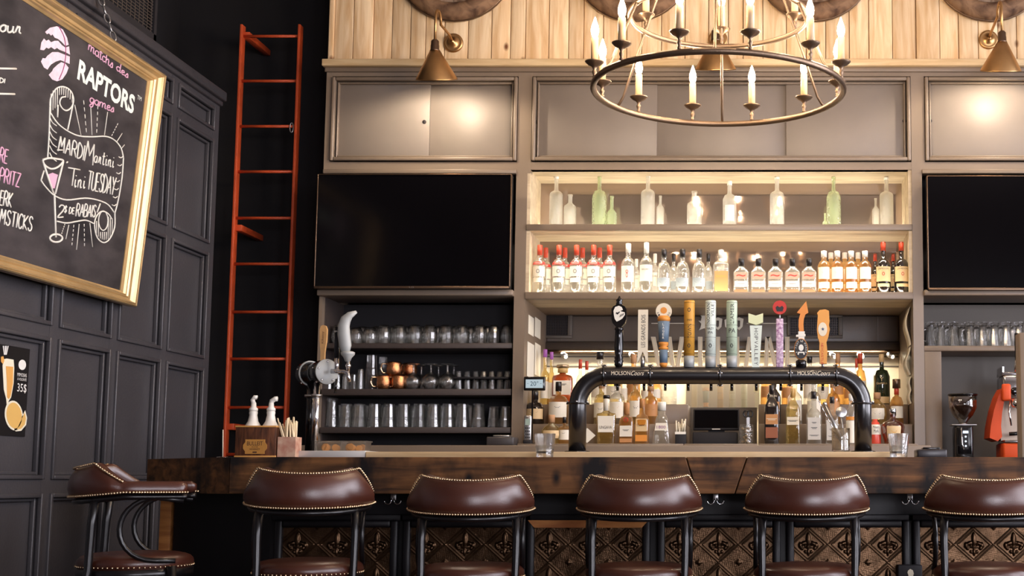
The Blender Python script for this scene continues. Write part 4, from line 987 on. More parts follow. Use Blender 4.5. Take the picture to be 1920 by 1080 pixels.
for u in (1177, 1524):
    x = Pt(u, 704).x-ox; f = lambda px, pz, x=x: (x+px, -(pr+.0012)*math.cos((pz+.008)/pr), h+(pr+.0012)*math.sin((pz+.008)/pr))
    put_text(mb, 'MOLSON', .092, .019, lambda a, b: f(a-.030, b), .03); put_text(mb, 'Coors', .062, .022, lambda a, b: f(a+.052, b), .02, shear=.35)
mb.build('maker_lettering', mat('pale_lettering', srgb(226, 214, 190), .5), t)
# ------------------------------------------------------------------ draught handles
zt0 = h+pr+ZB
def handle(u, label):
    return thing('tap_handle', label, 'tap handle', (Pt(u, 690).x, YT, zt0-.002), group='draught beer handles on the arched tower')
def hz(v): return Pt(1350, v).z-zt0+.002
def circ(r, n=28, cx=0, cz=0, ry=None): return [(cx+r*math.cos(2*PI*k/n), cz+(ry or r)*math.sin(2*PI*k/n)) for k in range(n)]
def wrap(r, yoff=0): return lambda x, z: (r*math.sin(x/r), yoff-r*math.cos(x/r), z)
k_dark = ink('dark', 26, 24, 26); k_white = ink('white', 228, 224, 212); k_cream = ink('cream', 222, 212, 188); k_red = ink('red', 186, 44, 34); k_gold = ink('gold', 206, 150, 56); k_blue = ink('blue', 96, 116, 134); k_orange = ink('orange', 214, 138, 52); k_mint = ink('mint', 214, 224, 212); k_sage = ink('sage', 182, 198, 172); k_purple = ink('purple', 126, 62, 130); k_olive = ink('olive', 120, 122, 40)
H = hz(560)
# 1 knight
t = handle(1160, 'black tap handle with a white knight helmet badge')
MB().lathe([(.014, 0), (.022, .012), (.02, .02), (.024, .03), (.019, .036), (.022, .046), (.017, .055), (.022, .075), (.0235, .10), (.021, .14), (.019, .18), (.023, .186), (.02, .196)], 20).build('grip', m_blackgloss, t)
sh = [(-.030, .215), (-.036, .235), (-.036, .285), (-.028, .298), (-.012, .306), (.012, .306), (.028, .298), (.036, .285), (.036, .235), (.030, .215), (.012, .195), (-.012, .195)]
MB().prism(sh, -.02, .02).build('shield', m_blackgloss, t)
MB().lathe([(.014, .304), (.017, .312), (.013, .322), (.017, .33), (.008, .34), (.004, .35), (0, .352)], 16).build('finial', m_blackgloss, t)
mb = MB(); mb.prism([(x, z) for x, z in [(-.024, .255), (-.026, .275), (-.018, .294), (0, .300), (.014, .294), (.02, .28), (.006, .274), (.028, .268), (.03, .256), (.018, .238), (.004, .228), (-.01, .222), (-.02, .236)]], -.024, -.02); hb = mb.build('helmet_badge', k_white, t)
mb = MB(); mb.prism([(-.012, .262), (.004, .272), (.006, .268), (-.006, .256)], -.0252, -.024)
for q in range(3): mb.prism([(.004+q*.007, .244+q*.004), (.007+q*.007, .243+q*.004), (.011+q*.007, .256+q*.003), (.008+q*.007, .257+q*.003)], -.0252, -.024)
mb.prism(circ(.004, 10, -.01, .264), -.0252, -.024); mb.build('visor_slits', k_dark, hb)
# 2 flat cream handle
t = handle(1205, 'flat cream tap handle with a notched foot and upright lettering'); a, b = hz(680), hz(581)
MB().cyl((0, 0, 0), (0, 0, a+.03), .010, 12).build('ferrule', m_steel, t)
MB().prism([(-.026, a), (-.019, a+.008), (0, a+.055), (.019, a+.008), (.026, a), (.024, a+.06), (.024, b), (-.024, b), (-.024, a+.06)], -.009, .009).build('paddle', k_cream, t)
mb = MB(); put_text(mb, 'LES GRANDS BOIS', .16, .02, lambda x, z: (x+.002, -.0096, z+a+.155), .0, PI/2); mb.build('lettering', k_dark, t)
# 3 round-topped lager handle
t = handle(1244, 'blue and copper tap handle topped by a round cream badge'); b = hz(569)
MB().lathe([(.012, 0), (.018, .008), (.02, .02)], 20).build('foot', k_orange, t)
MB().lathe([(.019, .02), (.022, .085)], 20).build('lower_sleeve', k_blue, t); MB().lathe([(.022, .085), (.024, .096), (.016, .102), (.024, .110), (.0235, .122)], 20).build('copper_ring', k_orange, t)
MB().lathe([(.0235, .122), (.030, .225)], 20).build('upper_sleeve', k_blue, t); MB().lathe([(.030, .225), (.032, .24), (.026, .252)], 20).build('copper_collar', k_orange, t)
mb = MB(); mb.prism(circ(.039, 30, 0, b-.039), -.012, .012); bd = mb.build('round_badge', k_cream, t)
mb = MB(); mb.prism(circ(.016, 20, 0, b-.036), -.0132, -.012); mb.build('badge_picture', k_orange, bd)
mb = MB()
for q, ch in enumerate('RICKARDS'): 
    a = math.radians(200+q*20); cx, cz = .030*math.cos(a), b-.039+.030*math.sin(a); put_text(mb, ch, .007, .009, lambda x, z, cx=cx, cz=cz: (cx+x, -.0134, cz+z), .02, a+PI/2)
mb.build('badge_lettering', k_dark, bd)
mb = MB()
for q, ch in enumerate('LAGER'): put_text(mb, ch, .009, .012, lambda x, z, q=q: (x, -.0275-.003*(.205-q*.016)/.2, .208-q*.0165+z), .02)
mb.build('lettering', k_white, t)
# 4-6 cylinder handles
def can(u, label, body, foot, texts, vtop=564):
    t = handle(u, label); b = hz(vtop); r = .0265
    MB().lathe([(r*.97, 0), (r*.97, .055)], 28).build('foot', m_alu, t)
    MB().lathe([(r, .055), (r, b-.006), (r*.93, b), (0, b+.001)], 28).build('sleeve', body, t)
    mb = MB()
    for v in (.062, .145, .205, b-.012): mb.lathe([(r+.0006, v), (r+.0006, v+.0012)], 28)
    mb.build('ring_lines', k_dark, t)
    mb = MB(); f = wrap(r+.0008)
    for tx, w, hh, cx, cz, rot in texts: put_text(mb, tx, w, hh, lambda x, z: f(x+cx, z+cz), .02, rot)
    for q in range(18): a = 2*PI*q/18; put_text(mb, '-', .003, .0012, lambda x, z: f(x+.017*math.cos(a), .104+z+.026*math.sin(a)), .0, a)
    put_text(mb, 'o', .014, .02, lambda x, z: f(x, z+.104)); put_text(mb, '-', .016, .003, lambda x, z: f(x, z+.104))
    mb.build('lettering', k_dark, t)
can(1292, 'amber cylinder tap handle with dark upright lettering', k_gold, None, [('TOWN', .07, .018, .003, .175, PI/2), ('ONDE', .026, .009, .002, .23, 0), ('o', .016, .02, 0, .28, 0)])
can(1332, 'pale cylinder tap handle, first of the two beside the amber one', k_mint, None, [('NORMAN', .098, .017, -.011, .262, PI/2), ('VILLE', .062, .014, .011, .278, PI/2), ('HAZY', .036, .011, 0, .188, 0), ('IPA', .026, .012, 0, .168, 0)])
can(1372, 'sage cylinder tap handle standing next to the flared white one', k_sage, None, [("L'AMER", .098, .018, .002, .262, PI/2), ('PA', .034, .022, .002, .178, 0)])
# 7 flared white
t = handle(1417, 'flared white tap handle with a shield top'); b = hz(588)
MB().prism([(-.018, 0), (.018, 0), (.031, b-.06), (-.029, b-.06)], -.012, .012).build('paddle', k_mint, t)
MB().prism([(-.036, b-.008), (0, b-.02), (.036, b-.008), (.036, b), (.0, b-.012), (-.036, b)], -.017, .017).prism([(-.036, b-.045), (0, b-.058), (.036, b-.045), (.036, b-.008), (0, b-.02), (-.036, b-.008)], -.017, .017).build('shield_top', ink('palegreen', 214, 220, 176), t)
mb = MB(); f = lambda x, z: (x+.002, -.0126, z)
for q, ch in enumerate('HOPVALLEY'): put_text(mb, ch, .016, .017, lambda x, z, q=q: f(x, z+b-.082-q*.0205), .03, -PI/2)
mb.build('lettering', ink('grey', 70, 66, 66), t)
# 8 red disc on patterned stem
t = handle(1462, 'purple patterned tap handle topped by a red disc'); b = hz(564)
MB().box(-.0175, .0175, -.014, .014, .0, hz(598), b=.002).build('stem', mat('purple_pattern', srgb(232, 214, 226), .5, vary=.5, vscale=70, sub=srgb(126, 52, 118)), t)
MB().cyl((0, 0, hz(600)), (0, 0, b-.06), .004, 8).build('pin', m_steel, t)
mb = MB(); mb.prism(circ(.034, 30, 0, b-.034), -.012, .012); bd = mb.build('red_disc', k_red, t)
mb = MB(); mb.prism([(-.02, b-.036), (-.012, b-.026), (0, b-.034), (.012, b-.026), (.02, b-.036), (.014, b-.054), (-.014, b-.054)], -.0132, -.012); mb.build('disc_picture', k_dark, bd)
# 9 arrow over oval sign
t = handle(1502, 'orange arrow tap handle rising from a dark oval sign'); b = hz(565)
MB().lathe([(.026, 0), (.026, .03), (.018, .036)], 20).build('foot', m_blackgloss, t)
MB().prism(circ(.034, 32, 0, .088, .052), -.016, .016).build('oval_rim', k_orange, t); ov = MB().prism(circ(.0315, 32, 0, .088, .049), -.0185, -.016).build('oval_sign', k_dark, t)
mb = MB()
for q, ch in enumerate('A TOUT LE MONDE'):
    if ch == ' ': continue
    a = math.radians(205-q*16.4); cx, cz = .025*math.cos(a), .088+.040*math.sin(a); put_text(mb, ch, .0062, .009, lambda x, z: (cx+x, -.0195, cz+z), .02, a-PI/2)
mb.prism([(-.018, .062), (-.012, .058), (-.01, .068), (.01, .068), (.012, .058), (.018, .062), (.014, .074), (-.014, .074)], -.0195, -.0185); mb.prism(circ(.012, 16, 0, .094, .016), -.0195, -.0185); mb.build('sign_lettering', k_white, ov)
MB().prism([(-.012, .138), (.016, .134), (.019, .175), (-.013, .175)], -.012, .012).prism([(-.024, .148), (.022, .152), (.022, .162), (-.024, .158)], -.014, .014).build('white_collar', k_white, t)
MB().prism([(-.009, .175), (.014, .175), (.012, .21), (.014, .235), (.022, .26), (.036, .268), (.026, b), (-.02, .268), (-.003, .262), (-.011, .235), (-.012, .20)], -.011, .011).build('arrow', ink('arrow_orange', 214, 134, 58), t)
# 10 carved orange handle
t = handle(1543, 'carved orange tap handle with an oval star crest'); b = hz(582)
MB().cyl((0, 0, 0), (0, 0, .02), .007, 12).build('ferrule', m_steel, t)
MB().prism([(-.014, .016), (.018, .016), (.022, .075), (.017, .12), (.026, .145), (.034, .185), (.03, .205), (.033, .225), (.03, b-.004), (.012, b+.004), (-.016, b), (-.028, b-.014), (-.024, b-.026), (-.029, .185), (-.024, .145), (-.016, .12), (-.018, .075)], -.015, .015).build('body', ink('carved_orange', 218, 152, 70), t)
mb = MB(); mb.prism(circ(.022, 26, -.001, .185, .034), -.0165, -.015); bd = mb.build('oval_crest', k_cream, t)
mb = MB(); star = [(.0085*(1 if k % 2 == 0 else .42)*math.sin(2*PI*k/10), .186+.0085*(1 if k % 2 == 0 else .42)*math.cos(2*PI*k/10)) for k in range(10)]; mb.prism(star, -.0178, -.0165); mb.build('star', ink('starblue', 50, 70, 110), bd)
mb = MB()
for q, ch in enumerate('NEWCASTLE'): put_text(mb, ch, .0105, .011, lambda x, z, q=q: (x-.004, -.0158, z+.112-q*.0118), .02, -PI/2)
mb.build('lettering', k_red, t)
# ================================================================== DRUM TAP (ladder side)
YD = 6.55
def Pd(u, v): return P(u, v, YD)
p0 = Pd(613, 697); t = thing('drum_tap', 'black drum-shaped twin tap on posts beside the straws', 'beer tower', (Pd(584, 845).x, YD+.05, ZB)); o = t.location
ax = Vector((-.74, .67, 0)); f0 = p0-o
Mx = Matrix.Translation(f0) @ ax.to_track_quat('Z', 'Y').to_matrix().to_4x4()
MB().lathe([(.056, .004), (.0585, .012), (.0585, .06), (.05, .065), (.05, .15), (.0585, .156), (.0585, .20), (.045, .206)], 28, Mx).build('drum', m_blackgloss, t)
MB().lathe([(0, -.004), (.061, -.004), (.063, 0), (.061, .005), (.0, .005)], 32, Mx).build('front_disc', m_alu, t)
MB().lathe([(.059, .155), (.064, .155), (.064, .161), (.059, .161)], 32, Mx).build('rear_ring', m_alu, t)
mb = MB()
for k in range(5):
    a = 2*PI*k/5+.3; mb.sphere(Mx @ Vector((.05*math.cos(a), .05*math.sin(a), -.005)), .0058, 8, 6); mb.sphere(Mx @ Vector((.06*math.cos(a), .06*math.sin(a), .035)), .005, 8, 6); mb.sphere(Mx @ Vector((.06*math.cos(a), .06*math.sin(a), .18)), .005, 8, 6)
mb.build('bolts', m_chrome, t)
zl = f0.z-.05
for nm, u, r, m in (('black_post', 569, .021, m_blackgloss), ('chrome_post', 586, .0165, m_chrome)):
    x = Pd(u, 780).x-o.x; y = .05 if nm == 'black_post' else 0
    MB().cyl((x, y, 0), (x, y, zl+.02), r, 20).build(nm, m, t); MB().lathe([(r+.001, -.005), (r+.01, -.005), (r+.01, .005), (r+.001, .005)], 20, Matrix.Translation((x, y, Pd(586, 740).z-o.z))).build('post_flange', m_steel, t)
q = Pd(600, 676)-o
MB().prism([(-.010, 0), (.010, 0), (.010, .05), (.017, .11), (.018, .165), (.012, .183), (0, .188), (-.012, .183), (-.018, .165), (-.017, .11), (-.010, .05)], -.009, .009, Matrix.Translation((q.x-.006, q.y+.06, q.z-.005))).build('wooden_handle', mat('light_handle_wood', srgb(206, 160, 104), .45, vary=.2, vscale=20), t)
mb = MB(); put_text(mb, 'Kilkenny', .06, .014, lambda x, z: (q.x-.006+x, q.y+.0505, q.z+.12+z), .0, PI/2, .2); mb.build('handle_lettering', ink('brown', 90, 50, 30), t)
fx = Pd(656, 700)-o
MB().tube([f0+Vector((.03, -.03, .0)), fx+Vector((-.02, -.03, .005)), fx+Vector((.0, -.035, .0)), fx+Vector((.012, -.04, -.045))], .011, 12, rf=lambda q: 1.1-.3*q).build('faucet', m_chrome, t)
MB().cyl(fx+Vector((-.0, -.03, .0)), fx+Vector((.0, -.03, .06)), .009, 12).sphere(fx+Vector((0, -.03, .035)), .014, 10, 6).build('faucet_stem', m_chrome, t)
hp = [(652, 668), (651, 650), (648, 628), (648, 612), (652, 600), (660, 592), (672, 586)]
hpts = [Pd(u, v)-o+Vector((0, -.03, 0)) for u, v in hp]
rr = [.014, .030, .031, .029, .026, .018, .007]
MB().tube([Vector(a) for a in hpts], 1., 14, rf=lambda q: rr[min(6, int(round(q*6)))], flat=.7).build('horn_handle', m_alu, t)
MB().lathe([(.012, 0), (.02, .02), (.033, .035), (.034, .046), (.026, .05)], 18, Matrix.Translation(fx+Vector((-.004, -.03, .055)))).build('horn_base', m_alu, t)
g = Pd(634, 640)-o; MB().box(g.x-.013, g.x+.013, -.07, -.055, Pd(634, 672).z-o.z, Pd(634, 613).z-o.z, b=.003).build('name_bar', m_blackgloss, t)
mb = MB(); put_text(mb, 'GUINNESS', .028, .008, lambda x, z: (g.x+x, -.0712, Pd(634, 622).z-o.z+z), .02); mb.build('bar_lettering', k_white, t)
MB().cyl((g.x, -.06, Pd(634, 698).z-o.z), (g.x, -.06, Pd(634, 672).z-o.z), .012, 12).build('bar_ferrule', m_chrome, t)
MB().cyl(fx+Vector((-.055, -.03, -.03)), fx+Vector((-.06, -.03, -.10)), .006, 10).build('spout', m_blackgloss, t)
# ================================================================== THINGS ON THE BAR
YC = 6.3
a, b = P(440, 847, YC), P(518, 798, YC)
t = thing('condiment_caddy', 'wooden condiment caddy with a brass name plate on the bar', 'caddy', ((a.x+b.x)/2, YC, BT)); w = (b.x-a.x)/2; hh = b.z-BT
m_crate = wood('caddy_wood', srgb(104, 62, 38), srgb(46, 26, 18), grain=(6, 1, 1), scale=9, rough=.6, bump=.4)
mb = MB(); mb.box(-w, w, 0, .012, 0, hh, b=.002); mb.box(-w, w, .13, .142, 0, hh, b=.002); mb.box(-w, -w+.012, .012, .13, 0, hh); mb.box(w-.012, w, .012, .13, 0, hh); mb.box(-w, w, 0, .142, 0, .012)
mb.build('crate', m_crate, t)
mb = MB(); mb.box(-w-.002, w+.002, -.003, .145, hh-.008, hh, b=.002); mb.box(-w-.002, w+.002, -.003, .01, 0, .012, b=.002); mb.build('edge_strips', mat('honey_strip', srgb(200, 146, 78), .5), t)
pl = MB().prism([(-.056, .045), (-.046, .032), (-.046, .02), (.046, .02), (.046, .032), (.056, .045), (.056, .062), (.046, .075), (.046, .088), (-.046, .088), (-.046, .075), (-.056, .062)], -.004, 0).build('name_plate', mat('plate_brass', srgb(198, 142, 70), .45, metal=.3), t)
mb = MB(); put_text(mb, 'BULLEIT', .074, .019, lambda x, z: (x, -.0046, z+.069), .03); put_text(mb, 'FRONTIER', .03, .006, lambda x, z: (x, -.0046, z+.0525), .02); put_text(mb, 'WHISKEY', .05, .009, lambda x, z: (x, -.0046, z+.042), .03); put_text(mb, '-', .02, .006, lambda x, z: (x, -.0046, z+.028), .03); mb.build('plate_lettering', ink('plate_brown', 62, 34, 20), pl)
for u, nm, tp in ((474, 'straight', 0), (507, 'bent', 1)):
    p = P(u, 800, YC+.07); s = thing('pourer_bottle', ['white pourer bottle in the caddy, nearer the panelled wall', 'white pourer bottle in the caddy, nearer the straws'][tp], 'bottle', (p.x, YC+.071, BT+.012), group='white pourer bottles in the caddy'); z0 = .0
    k = P(u, 797, YC).z-BT-.012
    MB().lathe([(.04, 0), (.042, .02), (.042, k-.02), (.036, k), (.024, k+.02), (.018, k+.05), (.02, k+.062), (.018, k+.07)], 20).build('body', m_white, s)
    MB().lathe([(.02, k+.07), (.02, k+.082), (.013, k+.088), (.011, k+.11)], 16).build('collar', m_white, s)
    (MB().tube([(0, 0, k+.105), (.002, 0, k+.118), (.018, 0, k+.128), (.028, 0, k+.128)], .012, 8, flat=.9) if tp else MB().tube([(0, 0, k+.105), (-.006, 0, k+.122), (.004, 0, k+.136), (.014, 0, k+.134)], .011, 8)).build('spout', m_white, s)
p = P(538, 845, 6.32); t = thing('straw_box', 'pale open box full of paper straws beside the caddy', 'box', (p.x, 6.34, BT))
mb = MB(); w = .042; mb.box(-w, w, -.03, -.024, 0, .1); mb.box(-w, w, .05, .056, 0, .1); mb.box(-w, -w+.006, -.024, .05, 0, .1); mb.box(w-.006, w, -.024, .05, 0, .1); mb.box(-w, w, -.03, .056, 0, .006)
mb.build('box_shell', mat('box_print', srgb(206, 176, 150), .6, vary=.4, vscale=25, sub=srgb(170, 110, 90)), t)
for k in range(26):
    x0, y0 = random.uniform(-.034, .034), random.uniform(-.018, .044); lean = random.uniform(-.05, .02) + x0*.4
    s = tag(MB().cyl((0, 0, 0), (lean, random.uniform(-.012, .01), random.uniform(.15, .19)), .0036, 7).build('paper_straw', ink('straw', 226, 206, 170), loc=(p.x+x0*.8-lean*.4, 6.34+y0, BT+.008)), 'cream paper straw bunched in the pale open box', 'straw', 'paper straws in the box')
p = P(418, 848, 6.2); s = thing('sword_pick', 'thin pale cocktail pick on a clear disc at the bar corner', 'cocktail pick', (p.x, 6.2, BT)); MB().cyl((0, 0, .004), (-.004, 0, .13), .0022, 6).build('stick', k_cream, s); MB().lathe([(.026, 0), (.026, .005), (0, .006)], 20).build('disc', g_clear, s)
g_tub = glass('frosted_tub', (.93, .92, .90), .6, .2, body=.22)
m_citrus = ink('citrus', 204, 140, 70); m_rind = ink('citrus_rind', 222, 190, 130)
for i, (u, lab) in enumerate(((619, 'frosted tub of orange peel beside the drum tap'), (665, 'frosted tub of dried citrus wheels'))):
    p = P(u, 845, 6.6); s = thing('garnish_tub', lab, 'tub', (p.x, 6.62, ZB), group='garnish tubs on the bar'); w = .062
    vs = []; 
    for z, k in ((.003, .88), (.055, 1.)): vs += [(-w*k, -.05*k, z), (w*k, -.05*k, z), (w*k, .05*k, z), (-w*k, .05*k, z)]
    MB().add(vs, [(0,1,5,4),(1,2,6,5),(2,3,7,6),(3,0,4,7),(3,2,1,0)]).build('tub', g_tub, s)
    mb = MB(); mb.box(-w-.004, w+.004, -.054, -.05, .052, .058); mb.box(-w-.004, w+.004, .05, .054, .052, .058); mb.box(-w-.004, -w, -.05, .05, .052, .058); mb.box(w, w+.004, -.05, .05, .052, .058); mb.build('rim', g_tub, s)
    for k in range(7):
        c = Matrix.Translation((p.x+random.uniform(-.035, .035), 6.62+random.uniform(-.035, .0), ZB+.021+.004*(k % 3))) @ Matrix.Rotation(random.uniform(.9, 1.5), 4, 'X') @ Matrix.Rotation(random.uniform(-.4, .4), 4, 'Y')
        w_ = thing('citrus_wheel', ['curl of orange peel in the frosted tub', 'dried citrus wheel in the frosted tub'][i], 'citrus slice', group='citrus garnish in the tubs'); w_.matrix_world = c
        MB().lathe([(.014, -.0015), (.017, -.0015), (.017, .0015), (.014, .0015)], 16).build('rind', m_citrus, w_)
        mb = MB()
        for q in range(7): a_ = 2*PI*q/7; mb.prism([(0, 0), (.0135*math.cos(a_), .0135*math.sin(a_)), (.0135*math.cos(a_+.75), .0135*math.sin(a_+.75))], -.001, .001, Matrix.Rotation(PI/2, 4, 'X'))
        mb.build('flesh', m_rind, w_)
# dark appliances along the back edge of the bar
for u0, u1, v0, lab, cat, nm in ((697, 760, 835, 'black tablet lying propped behind the bar next to the garnish tubs', 'tablet', 'tablet'), (772, 832, 838, 'black tablet lying propped behind the bar, in the middle', 'tablet', 'tablet'), (842, 902, 839, 'black tablet lying propped behind the bar next to the receipt printer', 'tablet', 'tablet')):
    a = P(u0, 850, 6.95); b = P(u1, v0, 6.95); s = thing(nm, lab, cat, ((a.x+b.x)/2, 7.9, Zv(836, 8.05)), group='black tablets behind the bar'); w = (b.x-a.x)/2*7.95/6.95
    MB().box(-w, w, .02, .032, 0, P(u0, v0, 7.95).z-s.location.z+.0, b=.003).build('case', m_black, s); MB().box(w-.006, w, .014, .02, 0, P(u0, v0, 7.95).z-s.location.z).box(-w, w, .014, .02, P(u0, v0, 7.95).z-s.location.z-.004, P(u0, v0, 7.95).z-s.location.z).build('edge', m_steel, s)
a = P(914, 850, 7.95); b = P(965, 832, 7.95); s = thing('receipt_printer', 'dark receipt printer behind the bar below the glass shelves', 'printer', ((a.x+b.x)/2, 7.96, Zv(836, 8.05))); w = (b.x-a.x)/2
MB().box(-w, w, -.05, .12, 0, .05, b=.006).build('body', mat('printer_grey', srgb(64, 60, 60), .4), s); MB().box(-w*.6, w*.6, -.02, .08, .05, .062, b=.004).build('lid', m_steel, s)
p = P(1748, 857, 6.3); s = thing('card_printer', 'low black printer on the bar near the coffee grinder', 'printer', (p.x, 6.36, BT)); w = .07
MB().box(-w, w, -.06, .08, 0, .042, b=.007).build('body', mat('printer_black', srgb(40, 36, 40), .35), s); MB().box(-w*.55, w*.6, -.03, .05, .042, .052, b=.003).build('paper_lid', m_blackgloss, s)
# tumblers, mixing glass with tools
def tumbler(u, lab):
    p = P(u, 857, 6.1); s = thing('tumbler', lab, 'glass', (p.x, 6.1, BT), group='rocks glasses on the bar edge'); hh = P(u, 813, 6.1).z-BT; r = .049; n = 10
    vs = []; fs = []; K = 20; prof = [(.76, 0), (.80, .01), (.84, .32), (.87, .36), (1., 1.)]
    def ringp(f, z, ins, fac): return [((f*r-ins)*(1-(.05*fac if k % 2 else 0))*math.cos(2*PI*k/K), (f*r-ins)*(1-(.05*fac if k % 2 else 0))*math.sin(2*PI*k/K), z) for k in range(K)]
    rows = [ringp(f, z*hh, 0, 1 if z < .6 else 0) for f, z in prof]+[ringp(.98, hh, .001, 0), ringp(.82, .25*hh, .004, 0), ringp(.5, .18*hh, 0, 0), ringp(.05, .17*hh, 0, 0)]
    for rr_ in rows: vs += rr_
    for i in range(len(rows)-1):
        for k in range(K): fs.append((i*K+k, i*K+(k+1) % K, (i+1)*K+(k+1) % K, (i+1)*K+k))
    fs.append(tuple(range(K)))
    MB().add(vs, fs).build('glass_wall', g_table, s)
    MB().lathe([(r*.70, .19*hh), (r*.80, .28*hh), (r*.86, .50*hh), (0, .5*hh)], 20).build('water', g_clear, s)
tumbler(1021, 'faceted rocks glass on the bar edge next to the arched beer tower and thermostat')
tumbler(1685, 'faceted rocks glass on the bar edge close to the low black printer')
p = P(1577, 846, 6.42); s = thing('mixing_glass', 'ribbed mixing glass holding bar tools beside the arched beer tower', 'glass', (p.x, 6.44, ZB)); hh = P(1577, 803, 6.44).z-ZB
mb = MB(); mb.lathe([(.0, 0), (.040, 0), (.043, .004)]+[(.043+.001*(k % 2), .006+k*.006) for k in range(10)]+[(.045, hh), (.043, hh), (.039, .01), (0, .009)], 24); mb.build('glass_wall', g_table, s)
def tool(nm, lab, x0, x1, top, parts):
    q = thing(nm, lab, 'bar tool', (p.x+x0, 6.44, ZB+.012)); d = Vector((x1-x0, .015, top)); 
    for pn, f, m in parts: f(d).build(pn, m, q)
ztop = P(1548, 757, 6.44).z-ZB-.012
tool('muddler', 'thick steel muddler leaning in the mixing glass', .025, -.075, ztop, [('rod', lambda d: MB().cyl((0, 0, 0), d, .0085, 12), m_steel), ('head', lambda d: MB().sphere(d, .011, 12, 8), m_steel), ('scoop', lambda d: MB().sphere((0, 0, .006), .016, 12, 8, 1, .6, 1), m_steel)])
ztop = P(1531, 742, 6.44).z-ZB-.012
tool('bar_spoon', 'twisted bar spoon leaning in the mixing glass', .018, -.118, ztop, [('shaft', lambda d: MB().tube([d*(k/40)+Vector((.0015*math.cos(k*1.6), .0015*math.sin(k*1.6), 0)) for k in range(41)], .0026, 6), m_chrome), ('bowl', lambda d: MB().sphere((0, 0, .006), .01, 10, 6, 1, .4, 1.4), m_chrome)])
tool('julep_strainer', 'steel strainer standing in the mixing glass', .016, .004, P(1577, 772, 6.44).z-ZB-.012, [('disc', lambda d: MB().lathe([(.026, -.001), (.028, 0), (.026, .001), (0, .004)], 20, Matrix.Translation(d) @ Matrix.Rotation(1.3, 4, 'X')), m_steel), ('handle', lambda d: MB().cyl((0, 0, .0), d*.9, .004, 8), m_steel)])
# tan post at the coffee end
p = P(1921, 750, 6.9)
tag(MB().box(0, .12, -.06, .06, 0, P(1921, 626, 6.9).z, b=.004, rnd=.4).build('bar_pillar', m_paint, loc=(P(1910, 750, 6.9).x, 6.9, 0)), 'plain taupe post rising behind the bar at the coffee machine end', 'post')
# ================================================================== BOTTLES
BST = {}
def style(nm, H, R, prof, gm, sq=0., caps=(), labels=(), texts=(), sy=1.):
    BST[nm] = dict(H=H, R=R, prof=prof, gm=gm, sq=sq, caps=caps, labels=labels, texts=texts, sy=sy, mesh=None)
k_label = ink('label_white', 226, 220, 204); k_lab2 = ink('label_tan', 212, 184, 138); k_labgrey = ink('label_grey', 150, 160, 166); k_laborange = ink('label_orange', 182, 128, 76); k_capred = ink('cap_red', 186, 66, 42, .35); k_capblack = ink('cap_black', 26, 22, 22, .3); k_capwhite = ink('cap_white', 226, 224, 214, .4); k_cork = ink('cork', 186, 142, 102, .7); k_capgold = ink('cap_gold', 196, 160, 98, .35); k_capviolet = ink('cap_violet', 150, 84, 160, .4); k_navy = ink('navy', 60, 60, 96)
def pr_(sh0, sh1, nk, n0=.78, n1=.97): return [(.0, .0), (.92, .0), (1, .012), (1, sh0), (.93, sh0+.03), (.72, sh1-.025), (nk*1.15, sh1), (nk, n0), (nk, n1), (nk*1.08, n1+.005), (nk*1.08, 1.0), (0, 1.0)]
style('vodka', .305, .039, pr_(.60, .72, .36), g_bottle, caps=[(.80, 1.004, .40, k_capred)], labels=[(.36, .56, k_label, 62), (.595, .655, k_red, 70), (.24, .33, k_label, 50)], texts=[('SMIRNOFF', .625, .05, .011, k_white, 1.02), ('o', .46, .022, .026, ink('crest', 120, 116, 112), 1.0)])
style('rum_white', .305, .040, pr_(.60, .72, .36), g_bottle, caps=[(.80, 1.004, .40, k_capwhite)], labels=[(.25, .56, k_label, 64)], texts=[('BACARDI', .475, .052, .010, k_dark, 1.0)])
style('rum_captain', .305, .040, pr_(.60, .72, .36), g_bottle, caps=[(.83, 1.004, .40, k_capwhite)], labels=[(.24, .55, k_label, 60)], texts=[('o', .44, .016, .02, k_red, 1.0), ('o', .37, .012, .03, k_red, 1.0)])
style('tequila', .285, .043, pr_(.56, .72, .36), g_bottle, caps=[(.82, 1.004, .42, k_capblack)], labels=[(.17, .36, k_labgrey, 60)], texts=[('SAUZA', .27, .05, .016, k_dark, 1.0)])
style('gin_gold', .285, .046, pr_(.66, .76, .32), g_bottle, 5., caps=[(.82, 1.004, .36, k_capwhite)], labels=[(.08, .52, k_laborange, 0)], texts=[("Gordon's", .41, .06, .016, k_gold, 1.0)], sy=.8)
style('gin_square', .262, .047, [(0, 0), (.94, 0), (1, .015), (1, .60), (.9, .65), (.38, .76), (.33, .78), (.33, .98), (0, .98)], g_bottle, 6., caps=[(.79, 1.004, .40, k_capblack)], labels=[(.20, .36, k_label, 0), (.42, .60, ink('label_trout', 190, 150, 130), 0), (.04, .13, ink('label_rust', 150, 80, 50), 0)], texts=[('BOREAL', .28, .05, .014, k_navy, 1.0), ('~', .51, .055, .016, k_red, 1.0)], sy=.8)
style('amber', .285, .037, pr_(.66, .78, .42), g_amber, caps=[(.86, 1.004, .48, k_capwhite)], labels=[(.35, .62, k_label, 60), (.14, .28, k_label, 60)], texts=[('LOT', .50, .03, .012, k_lab2, 1.0), ('RYE', .21, .03, .010, k_dark, 1.0)])
style('dark_whiskey', .32, .042, pr_(.56, .68, .33), m_darkglass, caps=[(.83, 1.004, .36, k_capred)], labels=[(.24, .52, k_lab2, 66), (.14, .20, k_lab2, 50)], texts=[('JAMESON', .475, .062, .013, k_dark, 1.0), ('o', .38, .016, .022, k_red, 1.0)])
style('tall_clear', .31, .044, pr_(.66, .74, .30), g_frost, 0, caps=[(.955, 1.006, .36, k_capwhite)])
